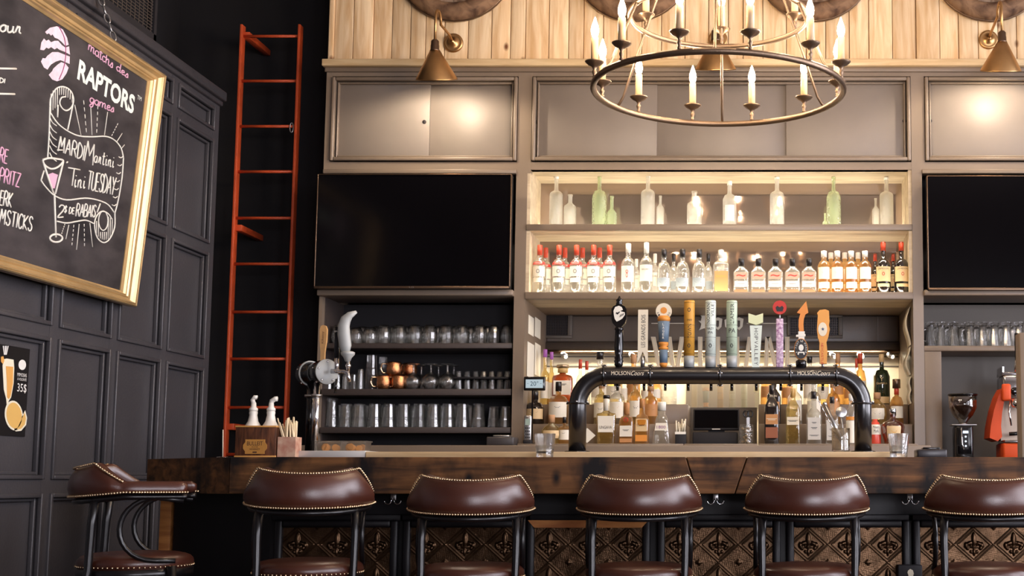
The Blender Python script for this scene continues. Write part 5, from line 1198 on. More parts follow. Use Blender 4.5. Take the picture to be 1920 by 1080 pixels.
style('round_clear', .30, .044, pr_(.62, .74, .32), g_frost, caps=[(.92, 1.006, .36, k_capwhite)], labels=[(.18, .5, ink('label_frost', 206, 206, 200), 40)])
style('short_clear', .19, .040, [(0, 0), (.94, 0), (1, .02), (1, .62), (.92, .68), (.5, .74), (.34, .78), (.34, .95), (.4, .96), (.4, 1), (0, 1)], g_frost, 4.)
style('tall_green', .31, .042, pr_(.62, .74, .28), g_green)
style('short_green', .19, .038, [(0, 0), (.94, 0), (1, .02), (1, .45), (.92, .52), (.5, .60), (.34, .64), (.32, .95), (.4, .96), (.4, 1), (0, 1)], g_green, 4.)
style('square_gold', .265, .055, [(0, 0), (.84, 0), (.88, .02), (1, .58), (.97, .62), (.5, .64), (.3, .67), (.3, .95), (0, .95)], g_pale, 8., caps=[(.93, 1.0, .36, k_capblack), (.68, .93, .33, k_label)], labels=[(.24, .57, k_label, 0)], texts=[('UNGAVA', .34, .07, .016, k_dark, .98)], sy=.7)
style('seal_gin', .25, .046, pr_(.54, .68, .34), g_amber, 5., caps=[(.72, 1.0, .40, k_laborange)], labels=[(.18, .44, k_label, 0), (.04, .13, k_laborange, 0)], texts=[('GIN', .33, .04, .016, k_dark, 1.0), ('o', .58, .03, .03, k_red, 1.02)], sy=.75)
style('gold_tequila', .265, .040, pr_(.52, .66, .36), g_amber, 5., caps=[(.80, 1.0, .40, k_laborange)], labels=[(.28, .56, k_lab2, 0), (.06, .2, k_orange, 0)], texts=[('Cuervo', .42, .05, .014, k_dark, 1.0)], sy=.75)
style('trapezoid_clear', .25, .05, [(0, 0), (.95, 0), (1, .02), (.88, .30), (.66, .60), (.5, .68), (.38, .70), (.38, .98), (0, .98)], g_bottle, 5., caps=[(.80, 1.0, .46, k_capwhite)], labels=[(.32, .50, k_label, 0)], texts=[('1800', .40, .05, .018, k_purple, .84)], sy=.75)
style('orb', .17, .058, [(0, 0), (.5, 0), (.8, .06), (1, .30), (.96, .46), (.7, .60), (.34, .68), (.26, .72), (.26, .9), (0, .9)], g_pale, caps=[(.74, 1.0, .32, k_cork)], labels=[(.2, .46, k_lab2, 50)])
style('square_amber', .23, .058, [(0, 0), (.96, 0), (1, .02), (1, .66), (.9, .72), (.36, .76), (.3, .78), (.3, .9), (0, .9)], g_brown, 7., caps=[(.80, .92, .5, k_capgold), (.92, 1.0, .62, mat('stopper_steel', srgb(170, 150, 124), .35, metal=1))], labels=[(.25, .6, k_label, 0)], texts=[('ETTO', .5, .05, .016, k_dark, 1.0)], sy=.7)
style('cream_label', .26, .05, pr_(.56, .68, .26), g_amber, caps=[(.78, 1.0, .32, k_capblack)], labels=[(.16, .52, k_label, 62)], texts=[('No 3', .40, .03, .014, k_dark, 1.0)])
style('dark_label', .24, .05, pr_(.50, .66, .30), m_darkglass, caps=[(.74, 1.0, .36, k_capblack)], labels=[(.16, .46, k_lab2, 66)], texts=[('RHUM', .36, .05, .014, k_dark, 1.0)])
style('tall_pale', .33, .034, pr_(.46, .62, .38), g_pale, caps=[(.86, 1.0, .46, k_capviolet)], labels=[(.12, .42, k_label, 60)])
style('red_cap_clear', .32, .034, pr_(.54, .66, .38), g_bottle, caps=[(.8, 1.0, .44, k_capred)], labels=[(.2, .46, k_label, 60)])
style('black_cap_clear', .30, .044, pr_(.58, .70, .34), g_bottle, caps=[(.86, 1.0, .44, k_capblack)], labels=[(.14, .5, k_label, 64)], texts=[('DRY', .38, .04, .02, k_lab2, 1.0)])
style('pale_tall', .30, .046, pr_(.56, .70, .34), g_pale, caps=[(.84, 1.0, .42, k_cork)], labels=[(.16, .5, k_label, 64)], texts=[('XO', .36, .03, .02, k_dark, 1.0)])
style('amber_tall', .31, .046, pr_(.56, .70, .34), g_amber, caps=[(.82, 1.0, .42, k_cork)], labels=[(.2, .5, k_laborange, 60)], texts=[('RESERVE', .36, .05, .012, k_dark, 1.0)])
style('slanted_red', .30, .042, [(0, 0), (.97, 0), (1, .01), (1, .60), (.92, .66), (.42, .78), (.32, .80), (.32, .98), (0, .98)], m_darkglass, 7., caps=[(.84, 1.0, .38, k_capblack)], labels=[(.33, .5, k_laborange, 0), (.10, .28, ink('label_brown', 140, 80, 50), 0)], texts=[('WALKER', .415, .06, .016, k_cream, 1.02)])
style('slanted_pale', .285, .042, [(0, 0), (.97, 0), (1, .01), (1, .58), (.92, .66), (.42, .78), (.32, .80), (.32, .98), (0, .98)], g_pale, 7., caps=[(.84, 1.0, .38, k_capgold)], labels=[(.34, .48, k_cream, 0)], texts=[('WALKER', .41, .06, .014, k_dark, 1.02)])
style('clear_square', .25, .048, [(0, 0), (.97, 0), (1, .01), (1, .52), (.94, .58), (.5, .66), (.34, .69), (.34, .98), (0, .98)], g_bottle, 7., caps=[(.86, 1.0, .40, k_capblack)], labels=[(.08, .50, ink('label_silver', 196, 192, 184), 0)], texts=[('OLD', .40, .03, .012, k_dark, 1.0), ('No.7', .30, .04, .014, k_dark, 1.0), ('WHISKEY', .16, .06, .010, k_dark, 1.0)])
style('white_band', .28, .036, pr_(.58, .72, .38), g_bottle, caps=[(.86, 1.0, .44, k_capwhite)], labels=[(.02, .46, k_label, 75), (.47, .54, k_orange, 75)])
style('plump_red', .14, .046, [(0, 0), (.94, 0), (1, .04), (.96, .7), (.7, .86), (.4, .92), (.4, 1.0), (0, 1.0)], mat('red_label_glass', srgb(196, 70, 50), .3), labels=[(.38, .78, k_label, 70)], texts=[("Maker's", .68, .05, .016, k_dark, 1.0), ('Mark', .52, .04, .018, k_dark, 1.0)])
style('crown_decanter', .21, .066, [(0, 0), (.66, 0), (.72, .03), (.94, .3), (1, .48), (.86, .60), (.4, .66), (.24, .70), (.24, .94), (0, .94)], g_brown, caps=[(.80, 1.0, .3, m_chrome)], labels=[(.16, .50, k_lab2, 36)], texts=[('CR', .34, .03, .022, k_gold, .98)])
style('green_malt', .33, .05, pr_(.56, .70, .26), m_darkgreen, 0, caps=[(.84, 1.0, .32, k_lab2)], labels=[(.03, .16, k_lab2, 60)], texts=[('Glenfiddich', .42, .066, .014, k_lab2, 1.03), ('Y', .5, .02, .024, k_lab2, 1.03)])
style('stopper_amber', .27, .042, pr_(.48, .62, .30), g_amber, caps=[(.66, .8, .36, k_capred), (.80, 1.0, .6, m_brassdark)], labels=[(.14, .4, k_label, 60)])
style('orb_cream', .2, .066, [(0, 0), (.5, 0), (.8, .05), (1, .3), (.96, .5), (.7, .64), (.36, .72), (.3, .76), (.3, .9), (0, .9)], g_pale, caps=[(.8, 1.0, .36, k_cork)], labels=[(.16, .5, k_label, 46)], texts=[('BUMBU', .34, .05, .014, k_dark, 1.0)])
style('red_amber', .35, .04, pr_(.5, .68, .34), g_amber, caps=[(.80, 1.0, .4, k_capred)], labels=[(.2, .46, k_label, 60)])
UNREAD = {'SAUZA', 'BOREAL', 'LOT', 'RYE', 'GIN', 'ETTO', 'No 3', 'RHUM', 'DRY', 'XO', 'RESERVE', 'WALKER', 'OLD', 'No.7', 'WHISKEY', 'CR', 'BUMBU', 'I', 'S'}
def bottle_meshes(nm):
    s = BST[nm]
    if s['mesh']: return s['mesh']
    H, R = s['H'], s['R']; out = []
    out.append(('glass_body', MB().lathe([(max(r*R, 1e-5), z*H) for r, z in s['prof']], 24, sq=s['sq'], sy=s['sy'], a0=PI/24).mesh('glass_body', s['gm']), None))
    for z0, z1, r, m in s['caps']: out.append(('cap', MB().lathe([(r*R, z0*H), (r*R, z1*H-.003), (r*R-.002, z1*H), (0, z1*H)], 16, sy=1 if s['sy'] == 1 else .9).mesh('cap', m), None))
    def rad(zf):
        pr = s['prof']
        for (r0, z0), (r1, z1) in zip(pr, pr[1:]):
            if z0 <= zf <= z1 and z1 > z0: return R*(r0+(r1-r0)*(zf-z0)/(z1-z0))
        return R
    for z0, z1, m, half in s['labels']:
        mb = MB()
        if half: mb.lathe([(rad(z0+(z1-z0)*j/8)*1.02+.0008, (z0+(z1-z0)*j/8)*H) for j in range(9)], 18, a0=-PI/2-math.radians(half), a1=-PI/2+math.radians(half), sq=s['sq'] if s['sq'] < 4 else 0)
        else:
            w0, w1 = rad(z0)*.84, rad(z1)*.84; y0, y1 = -rad(z0)*s['sy']*1.0-.0012, -rad(z1)*s['sy']*1.0-.0012
            mb.add([(-w0, y0, z0*H), (w0, y0, z0*H), (w1, y1, z1*H), (-w1, y1, z1*H), (-w0, y0+.002, z0*H), (w0, y0+.002, z0*H), (w1, y1+.002, z1*H), (-w1, y1+.002, z1*H)], [(0,1,2,3),(0,4,5,1),(2,6,7,3),(0,3,7,4),(1,5,6,2)])
        out.append(('label', mb.mesh('label', m), None))
    rows = []
    for tx, zf, w, h, m, k in s['texts']:       # print too small to read in the photo becomes plain printed lines
        if tx in UNREAD: rows += [('-', zf+.18*h/H, w, h*.16, m, k), ('-', zf-.18*h/H, w*.7, h*.16, m, k)]
        else: rows.append((tx, zf, w, h, m, k))
    for tx, zf, w, h, m, k in rows:
        mb = MB(); r = rad(zf)*1.02*max(k, 1.0)+.0018; flat = s['sq'] >= 4
        yf = -rad(zf)*s['sy']-.0024
        put_text(mb, tx, w, h, (lambda x, z: (x, yf, zf*H+z)) if flat else (lambda x, z: (r*math.sin(x/r), -r*math.cos(x/r), zf*H+z)), .02)
        out.append(('label_print', mb.mesh('label_print', m), None))
    s['mesh'] = out; return out
def bottle(nm, u, vtop, w, Y, zbase, label, group=None, rz=None):
    s = BST[nm]; ms = bottle_meshes(nm); zt = P(u, vtop, Y).z; hz_ = (zt-zbase)/s['H']; wx = w/FPX*Y*1.005/(2*s['R'])
    t = thing('bottle', label, 'bottle', (Xu(u, Y, vtop+30), Y, zbase), random.uniform(-.1, .1) if rz is None else rz, group); t.scale = (wx, wx, hz_)
    for pn, me, _ in ms:
        o = bpy.data.objects.new(pn, me); COL.objects.link(o); o.parent = t
    return t
zs1, zs2 = Z['s1a'], Z['s2a']
G1 = 'empty bottles on the top lit shelf'
for a in (('tall_clear', 1043, 331, 25, 'tall clear bottle at the television end of the top lit shelf, beside the ladder-side upright'), ('short_clear', 1069, 365, 22, 'short clear bottle beside the tall one at the ladder end of the top shelf'),
  ('tall_green', 1124, 330, 27, 'tall green bottle on the top lit shelf, the one nearer the ladder'), ('short_green', 1147, 368, 19, 'short green bottle on the top shelf hugging the tall green one near the ladder'), ('tall_clear', 1215, 327, 26, 'tall clear bottle on the top lit shelf, third tall one from the ladder'), ('short_clear', 1238, 367, 14, 'short clear bottle half behind the third tall bottle of the top shelf'),
  ('short_clear', 1302, 359, 27, 'medium clear square bottle standing alone on the top lit shelf'), ('round_clear', 1368, 340, 26, 'frosted clear bottle in the middle of the top lit shelf'), ('tall_clear', 1457, 332, 27, 'clear bottle on the top lit shelf, fifth tall one from the ladder'),
  ('tall_green', 1563, 332, 27, 'tall green bottle on the top lit shelf, the one nearer the coffee machine'), ('short_green', 1547, 400, 10, 'little greenish bottle peeking out behind the far tall green bottle'), ('tall_clear', 1662, 333, 26, 'tall clear bottle at the coffee machine end of the top lit shelf'), ('short_clear', 1642, 372, 13, 'small clear bottle tucked behind the last tall bottle of the top shelf')):
    bottle(a[0], a[1], a[2], a[3], 8.40 if a[3] > 15 else 8.46, zs1, a[4], G1)
G2 = 'spirits on the lower lit shelf'
def row(style_, us, vt, w, Y, desc, **k):
    for i, u in enumerate(us): bottle(style_, u, vt, w, Y, zs2, desc % ORD[i], G2)
row('vodka', (1012, 1048, 1081, 1113, 1143), 460, 25, 8.3, 'red-capped vodka bottle, %s from the ladder in the front row')
row('vodka', (1023, 1059, 1092, 1124), 465, 23, 8.4, 'red-capped vodka bottle in the back row of the lower lit shelf, %s from the ladder')
bottle('rum_captain', 1178, 457, 26, 8.3, zs2, 'white-capped rum bottle with a red figure on its label', G2); bottle('rum_white', 1212, 455, 25, 8.3, zs2, 'white rum bottle with a plain white label next to the grey-label tequila', G2)
bottle('rum_white', 1228, 476, 18, 8.42, zs2, 'white-capped bottle half hidden behind the white rum', G2); bottle('rum_white', 1193, 486, 16, 8.42, zs2, 'white-capped bottle peeking between the two rum bottles', G2)
row('tequila', (1245, 1280, 1311), 468, 26, 8.3, 'dark-capped tequila bottle with grey label, %s from the rum bottles')
row('tequila', (1263, 1328), 476, 18, 8.42, 'dark-capped tequila bottle in the back row, %s from the rum bottles')
bottle('gin_gold', 1352, 469, 30, 8.32, zs2, 'square bottle with a broad golden label on the lower lit shelf', G2)
row('gin_square', (1390, 1422, 1454, 1486, 1517), 485, 29, 8.3, 'square dark-capped gin bottle, %s from the golden label bottle')
row('amber', (1545, 1570, 1596, 1622), 471, 23, 8.3, 'amber whisky bottle with twin white labels, %s from the gin bottles')
row('amber', (1558, 1584, 1609), 474, 20, 8.4, 'amber whisky bottle in the back row, %s from the gin bottles')
row('dark_whiskey', (1656, 1690), 454, 28, 8.3, 'near-black whiskey bottle with tan label, %s from the amber bottles')
row('dark_whiskey', (1641, 1675), 476, 18, 8.42, 'near-black whiskey bottle in the back row, %s from the amber bottles')
G3 = 'bottles on the stepped risers'
def tb(st, u, vt, w, tier, label): Y, z = TIER[tier]; return bottle(st, u, vt, w, Y, z, label, G3)
tb('orb', 1034, 778, 38, 1, 'round-bellied pale flask behind the rocks glass by the thermostat'); tb('cream_label', 1058, 782, 22, 1, 'small labelled bottle just beside the near leg of the tap tower'); tb('dark_label', 1003, 733, 34, 2, 'dark bottle with a tan label under the thermostat'); tb('cream_label', 1047, 716, 36, 2, 'cream-label liqueur bottle below the square amber decanter')
tb('tall_pale', 1022, 655, 17, 3, 'violet-capped pale bottle, the one nearer the thermostat'); tb('tall_pale', 1034, 660, 15, 3, 'violet-capped pale bottle, the one nearer the amber decanter'); tb('square_amber', 1055, 684, 38, 3, 'square amber decanter with a steel stopper'); tb('red_cap_clear', 1088, 674, 15, 3, 'red-capped clear bottle above the bend of the tower, first of two'); tb('red_cap_clear', 1100, 677, 14, 3, 'red-capped clear bottle above the bend of the tower, second of two')
tb('black_cap_clear', 1125, 660, 32, 3, 'black-capped clear bottle behind the knight handle'); tb('pale_tall', 1152, 690, 30, 3, 'cream-label bottle under the tower, first in the rear row'); tb('amber_tall', 1188, 664, 26, 3, 'cork-stopped amber bottle behind the flat cream handle'); tb('red_amber', 1228, 696, 26, 3, 'red-capped amber bottle in the rear row near the till mirror'); tb('red_cap_clear', 1212, 700, 20, 3, 'red-capped clear bottle in the rear row behind the gold tequila'); tb('tall_clear', 1254, 686, 30, 3, 'tall clear frosted bottle in the rear row beside the till mirror frame'); tb('black_cap_clear', 1170, 697, 22, 3, 'black-capped bottle in the rear row above the red-seal gin')
tb('pale_tall', 1128, 715, 28, 2, 'cream-label bottle in the middle row beside the tower leg'); tb('black_cap_clear', 1157, 712, 28, 2, 'white-label bottle in the middle row over the square gold bottle'); tb('pale_tall', 1192, 708, 26, 2, 'orange-label bottle in the middle row over the red-seal gin'); tb('amber_tall', 1220, 720, 28, 2, 'amber bottle in the middle row behind the gold tequila')
tb('square_gold', 1137, 741, 36, 1, 'square pale-gold bottle with a white label under the tower'); tb('seal_gin', 1175, 755, 27, 1, 'amber gin bottle with a red seal under the tower'); tb('gold_tequila', 1204, 748, 26, 1, 'gold tequila bottle with a tan label under the tower'); tb('trapezoid_clear', 1241, 754, 33, 1, 'flared clear bottle with violet lettering under the tower')
tb('slanted_red', 1447, 722, 27, 1, 'dark square bottle with a slanting orange label'); tb('slanted_pale', 1487, 728, 26, 1, 'pale square bottle with a slanting cream label'); tb('clear_square', 1526, 734, 28, 1, 'clear square whiskey bottle with a silver label'); tb('clear_square', 1560, 744, 24, 1, 'clear square whiskey bottle partly behind the mixing glass'); tb('white_band', 1596, 738, 21, 1, 'white bottle with an orange band beside the far tower leg'); tb('plump_red', 1641, 786, 22, 1, 'plump red bottle beside the far tower leg'); tb('crown_decanter', 1674, 766, 44, 1, 'brown crown-shaped decanter behind the far rocks glass')
tb('slanted_red', 1451, 712, 26, 2, 'dark bottle in the middle row behind the slanting orange label'); tb('clear_square', 1490, 706, 26, 2, 'clear bottle in the middle row behind the slanting cream label'); tb('black_cap_clear', 1526, 708, 26, 2, 'clear bottle in the middle row behind the silver-label whiskey'); tb('amber_tall', 1562, 712, 26, 2, 'amber bottle in the middle row behind the mixing glass'); tb('orb_cream', 1645, 736, 36, 2, 'cream round-bellied bottle over the plump red one'); tb('stopper_amber', 1681, 711, 25, 2, 'amber bottle with a round metal stopper above the brown decanter')
tb('amber_tall', 1437, 690, 22, 3, 'amber bottle in the rear row next to the till, coffee machine side'); tb('amber_tall', 1476, 694, 22, 3, 'amber bottle in the rear row behind the cream-label square bottle'); tb('black_cap_clear', 1518, 668, 24, 3, 'black-capped bottle rising behind the oval sign handle'); tb('amber_tall', 1571, 663, 22, 3, 'orange-capped bottle rising behind the carved orange handle'); tb('pale_tall', 1543, 692, 22, 3, 'pale bottle in the rear row behind the silver whiskey'); tb('amber_tall', 1592, 698, 20, 3, 'amber bottle in the rear row under the bend of the far leg'); tb('red_amber', 1613, 662, 22, 3, 'red-necked tall bottle beside the green malt bottle'); tb('red_cap_clear', 1606, 672, 12, 3, 'red-capped bottle half hidden behind the red-necked one'); tb('green_malt', 1653, 664, 31, 3, 'dark green malt bottle above the far tower leg')
# ================================================================== GLASSWARE
GW = {}
def ware(kind):
    if kind in GW: return GW[kind]
    out = []
    if kind == 'rocks': # upturned stemless bowl
        out.append(('bowl', MB().lathe([(.036, 0), (.040, .004), (.0455, .035), (.045, .06), (.038, .085), (.026, .097), (.0, .099), (.0, .092), (.024, .09), (.036, .078), (.042, .055), (.042, .03), (.037, .004)], 15, smooth=False).mesh('bowl', g_table)))
    elif kind == 'pint':
        pr = [(.044, 0), (.0445, .006), (.040, .052), (.0425, .056), (.0425, .062), (.039, .066), (.033, .148), (.031, .151), (0, .1515), (0, .14), (.030, .14), (.036, .07), (.041, .006)]
        out.append(('bowl', MB().lathe(pr, 14, smooth=False).mesh('bowl', g_table)))
        out.append(('inner_glass', MB().lathe([(.0385, .012), (.0285, .13), (0, .131)], 14, smooth=False).mesh('inner_glass', g_table)))
    elif kind == 'tower':
        pr = [(.047, 0)]
        for k in range(4): pr += [(.047-k*.004, .002+k*.045), (.0445-k*.004, .04+k*.045)]
        pr += [(.031, .215), (0, .216)]; out.append(('bowl', MB().lathe(pr, 14, smooth=False).mesh('bowl', g_table)))
    elif kind == 'wine':
        out.append(('bowl', MB().lathe([(.034, 0), (.0345, .003), (.046, .045), (.044, .07), (.026, .095), (.008, .103), (.0, .104), (0, .1), (.024, .09), (.041, .068), (.043, .045), (.033, .003)], 26).mesh('bowl', g_table)))
        out.append(('stem', MB().lathe([(.008, .103), (.0042, .115), (.0042, .145), (.006, .15)], 12).mesh('stem', g_table)))
        out.append(('foot', MB().lathe([(.006, .15), (.034, .157), (.035, .159), (0, .16)], 22).mesh('foot', g_table)))
    elif kind == 'shot':
        out.append(('bowl', MB().lathe([(.024, 0), (.0245, .003), (.0185, .052), (.017, .055), (0, .056), (0, .046), (.016, .045), (.022, .003)], 10, smooth=False).mesh('bowl', g_table)))
    elif kind == 'mug':
        n = 16; out.append(('bowl', MB().lathe([(.042, 0), (.043, .005), (.041, .02), (.030, .085), (.026, .105), (.030, .128), (.038, .142), (.038, .147), (0, .148), (0, .138), (.028, .12), (.023, .1), (.038, .01)], 10, smooth=False).mesh('bowl', g_table)))
        out.append(('handle', MB().tube([(-.036, 0, .035), (-.056, 0, .04), (-.062, 0, .07), (-.056, 0, .1), (-.03, 0, .108)], .006, 8).mesh('handle', g_table)))
    elif kind == 'copper':
        mc = mat('hammered_copper', srgb(200, 138, 94), .22, metal=1, bump=.7, bscale=160)
        out.append(('bowl', MB().lathe([(.030, 0), (.040, .012), (.046, .04), (.042, .078), (.039, .085), (.037, .085), (.042, .04), (.03, .008), (0, .006)], 22).mesh('bowl', mc)))
        out.append(('handle', MB().tube([(-.040, 0, .018), (-.066, 0, .02), (-.078, 0, .045), (-.07, 0, .075), (-.040, 0, .075)], .0055, 8).mesh('handle', mat('mug_handle', srgb(230, 196, 160), .2, metal=1))))
    GW[kind] = out; return out
def glassware(kind, nm, u, vtop, Y, zb, label, group, cat='glass', w=None, rot=None):
    ms = ware(kind); H = max(v.co.z for v in ms[-1][1].vertices) if kind == 'wine' else max(v.co.z for v in ms[0][1].vertices); R = max(v.co.x for v in ms[0][1].vertices)
    k = (P(u, vtop, Y).z-zb)/H; t = thing(nm, label, cat, (Xu(u, Y, vtop+20), Y, zb), random.uniform(-.3, .3) if rot is None else rot, group)
    kx = k if w is None else w/FPX*Y/(2*R); t.scale = (kx, kx, k)
    for pn, me in ms:
        o = bpy.data.objects.new(pn, me); COL.objects.link(o); o.parent = t
    return t
GA = 'upturned glasses on the dark shelving'
us = (636, 667, 694, 720, 749, 778, 806, 836, 866, 900, 926, 949)
for i, u in enumerate(us): glassware('rocks', 'rocks_glass', u, 609 if i not in (1, 2) else 614, 8.34, Z['g1a'], 'upturned stemless glass on the top glassware shelf, %s from the ladder' % ORD[i], GA, w=29 if i < 10 else 22)
us = (680, 707, 735, 763, 792, 821, 851, 883, 913)
for i, u in enumerate(us): glassware('rocks', 'rocks_glass', u, 612, 8.45, Z['g1a'], 'upturned stemless glass in the back row of the top glassware shelf, %s from the ladder' % ORD[i], GA, w=26)
us = (622, 649, 674, 702, 729, 757, 786, 812, 840, 867, 897, 926, 947)
for i, u in enumerate(us): glassware('pint', 'pint_glass', u, (746 if i == 0 else 757 if i < 11 else 762), 8.34, Z['g3a'], 'upturned pint glass on the bottom glassware shelf, %s from the ladder' % ORD[i], GA, w=28 if i < 11 else 24)
us = (637, 664, 690, 717, 744, 772, 800, 827, 855, 882)
for i, u in enumerate(us): glassware('pint', 'pint_glass', u, 760, 8.46, Z['g3a'], 'upturned pint glass in the back row of the bottom glassware shelf, %s from the ladder' % ORD[i], GA, w=26)
zg = Z['g2a']
glassware('tower', 'stacked_glasses', 697, 666, 8.34, zg, 'tall nested stack of glasses next to the copper mugs', GA, w=27); glassware('tower', 'stacked_glasses', 718, 669, 8.46, zg, 'tall nested stack of glasses in the shadow behind the copper mugs', GA, w=22)
for i, u in enumerate((616, 632, 648, 662, 676)): glassware('shot', 'shot_glass', u, 701 if i < 4 else 692, 8.34, zg, 'small clear glass behind the horn-shaped handle, %s from the ladder' % ORD[i], GA, w=15)
MXC = [(721, 8.30, 0, 'copper mug on the middle shelf touching the tall glass stack'), (749, 8.30, 0, 'copper mug on the middle shelf touching the wine glasses'), (739, 8.31, 1, 'copper mug resting on top of the two others'), (768, 8.42, 1, 'copper mug tucked behind the first wine glass')]
for u, Y, up, lab in MXC:
    k = 29/FPX*Y/.092; g = thing('copper_mug', lab, 'mug', (Xu(u, Y), Y, zg+(.085*k*.96 if up else 0.0)), 0.2, 'copper mugs on the middle glassware shelf'); g.scale = (k, k, k)
    for pn, me in ware('copper'): o = bpy.data.objects.new(pn, me); COL.objects.link(o); o.parent = g
for i, u in enumerate((775, 808, 839)): glassware('wine', 'wine_glass', u, 682, 8.3, zg, 'upturned wine glass beside the copper mugs, %s from the ladder in the front row' % ORD[i], GA, w=32)
for i, u in enumerate((790, 822, 851)): glassware('wine', 'wine_glass', u, 685, 8.44, zg, 'upturned wine glass beside the copper mugs, %s from the ladder in the rear row' % ORD[i], GA, w=30)
a, b = P(851, 712, 8.3), P(955, 707, 8.3); zt = b.z
tag(MB().box(-(b.x-a.x)/2, (b.x-a.x)/2, -.07, .13, 0, .014, b=.004).build('glass_tray', m_black, loc=((a.x+b.x)/2, 8.34, zt-.014)), 'black tray of small glasses lying on another row of small glasses', 'tray')
for i, u in enumerate((860, 876, 892, 907, 922, 937, 951)):
    glassware('shot', 'shot_glass', u, 711.8, 8.3, zg, 'small glass under the black tray, %s from the wine glasses' % ORD[i], GA, w=14); glassware('shot', 'shot_glass', u, 696, 8.32, zt, 'small glass on the black tray, %s from the wine glasses' % ORD[i], GA, w=13)
GM = 'upturned glass mugs above the coffee grinder'
for i, u in enumerate((1745, 1765, 1788, 1819, 1843, 1865, 1888, 1911)): glassware('mug', 'glass_mug', u, 604, 8.34, Z['m1a'], 'upturned faceted glass mug on the grey shelf, %s from the bottle shelves' % ORD[i], GM, 'mug', w=23, rot=.15)
for i, u in enumerate((1755, 1777, 1803, 1831, 1854, 1877, 1900)): glassware('mug', 'glass_mug', u, 608, 8.46, Z['m1a'], 'upturned faceted glass mug in the back row, %s from the bottle shelves' % ORD[i], GM, 'mug', w=21, rot=.15)
# ================================================================== NICHE DETAILS
ZT1 = TIER[1][1]
for i, (u0, u1, v0, v1, lab) in enumerate(((1018, 1073, 586, 634, 'metal vent grille in the niche next to the thermostat'), (1476, 1580, 590, 634, 'metal vent grille in the niche behind the arrow handle'))):
    a, b = P(u0, v1, 9.02), P(u1, v0, 9.02); w, hh = (b.x-a.x)/2, b.z-a.z
    s = thing('vent_grille', lab, 'vent', ((a.x+b.x)/2, 9.038, a.z), group='vent grilles in the niche')
    mb = MB(); mb.box(-w, w, -.02, 0, 0, .018, b=.003); mb.box(-w, w, -.02, 0, hh-.018, hh, b=.003); mb.box(-w, -w+.018, -.02, 0, .018, hh-.018, b=.003); mb.box(w-.03, w, -.02, 0, .018, hh-.018, b=.003); mb.build('frame', m_greyshelf, s)
    MB().box(-w+.018, w-.03, -.006, 0, .018, hh-.018).build('dark_opening', m_black, s); mb = MB(); n = int((2*w-.05)/.012)
    for k in range(n): x = -w+.02+k*.012; mb.box(x, x+.004, -.014, -.007, .018, hh-.018)
    for k in range(8): zq = .02+k*(hh-.04)/7; mb.box(-w+.018, w-.03, -.012, -.009, zq, zq+.003)
    mb.build('louvres', mat('louvre_metal', srgb(60, 52, 50), .4, metal=.6), s)
# blackletter sign and hairline rules
def Pn(u, v): return P(u, v, 9.02)
c0 = Pn(1350, 606); s = thing('blackletter_sign', 'white blackletter sign with thin rules on the dark band of the niche', 'sign', (c0.x, 9.038, c0.z))
def poly(pts): 
    return [(Pn(u, v).x-c0.x, Pn(u, v).z-c0.z) for u, v in pts]
def up(pts): return [(1200+x/6.4, 560+y/6.4) for x, y in pts]
mb = MB()
mb.prism(poly(up([(683,190),(700,168),(735,160),(770,165),(800,160),(790,200),(785,260),(800,330),(830,345),(815,372),(770,352),(735,365),(705,378),(725,345),(735,300),(700,262),(730,265),(740,215),(715,195)])), -.012, -.003); mb.build('letter', k_white, s)
for x0 in (876, 1012, 1130):
    mb = MB(); o_ = [(x0,255),(x0+56,222),(x0+112,240),(x0+100,335),(x0+60,375),(x0+8,335)]; i_ = [(x0+40,258),(x0+72,262),(x0+70,330),(x0+52,345),(x0+38,325)]
    if x0 == 1012: o_ = [(x0,255),(x0+56,222),(x0+100,238),(x0+70,262),(x0+40,270),(x0+42,325),(x0+60,340),(x0+90,335),(x0+60,375),(x0+8,335)]; mb.prism(poly(up(o_)), -.012, -.003)
    else:
        O = poly(up(o_)); I = poly(up(i_)); vs = [(x, y, z) for y in (-.012, -.003) for x, z in O+[(I[k][0], I[k][1]) for k in (0, 1, 2, 3, 4)]]
        def tri(i): return i
        no = 6; q = [(0,1,6),(1,2,7,6),(2,3,8,7),(3,4,9,8),(4,5,10,9),(5,0,6,10)]
        mb.add(vs, q+[tuple(11+i for i in reversed(f)) for f in q]+[(i, 11+i, 11+(i+1) % 6, (i+1) % 6) for i in range(6)]+[(6+i, 6+(i+1) % 5, 17+(i+1) % 5, 17+i) for i in range(5)])
    mb.build('letter', k_white, s)
mb = MB(); 
for u0, u1 in ((1221, 1300), (1400, 1478)): a, b = Pn(u0, 606.5), Pn(u1, 605.3); mb.box(a.x-c0.x, b.x-c0.x, -.008, -.003, a.z-c0.z, b.z-c0.z)
mb.build('rule_lines', k_white, s)
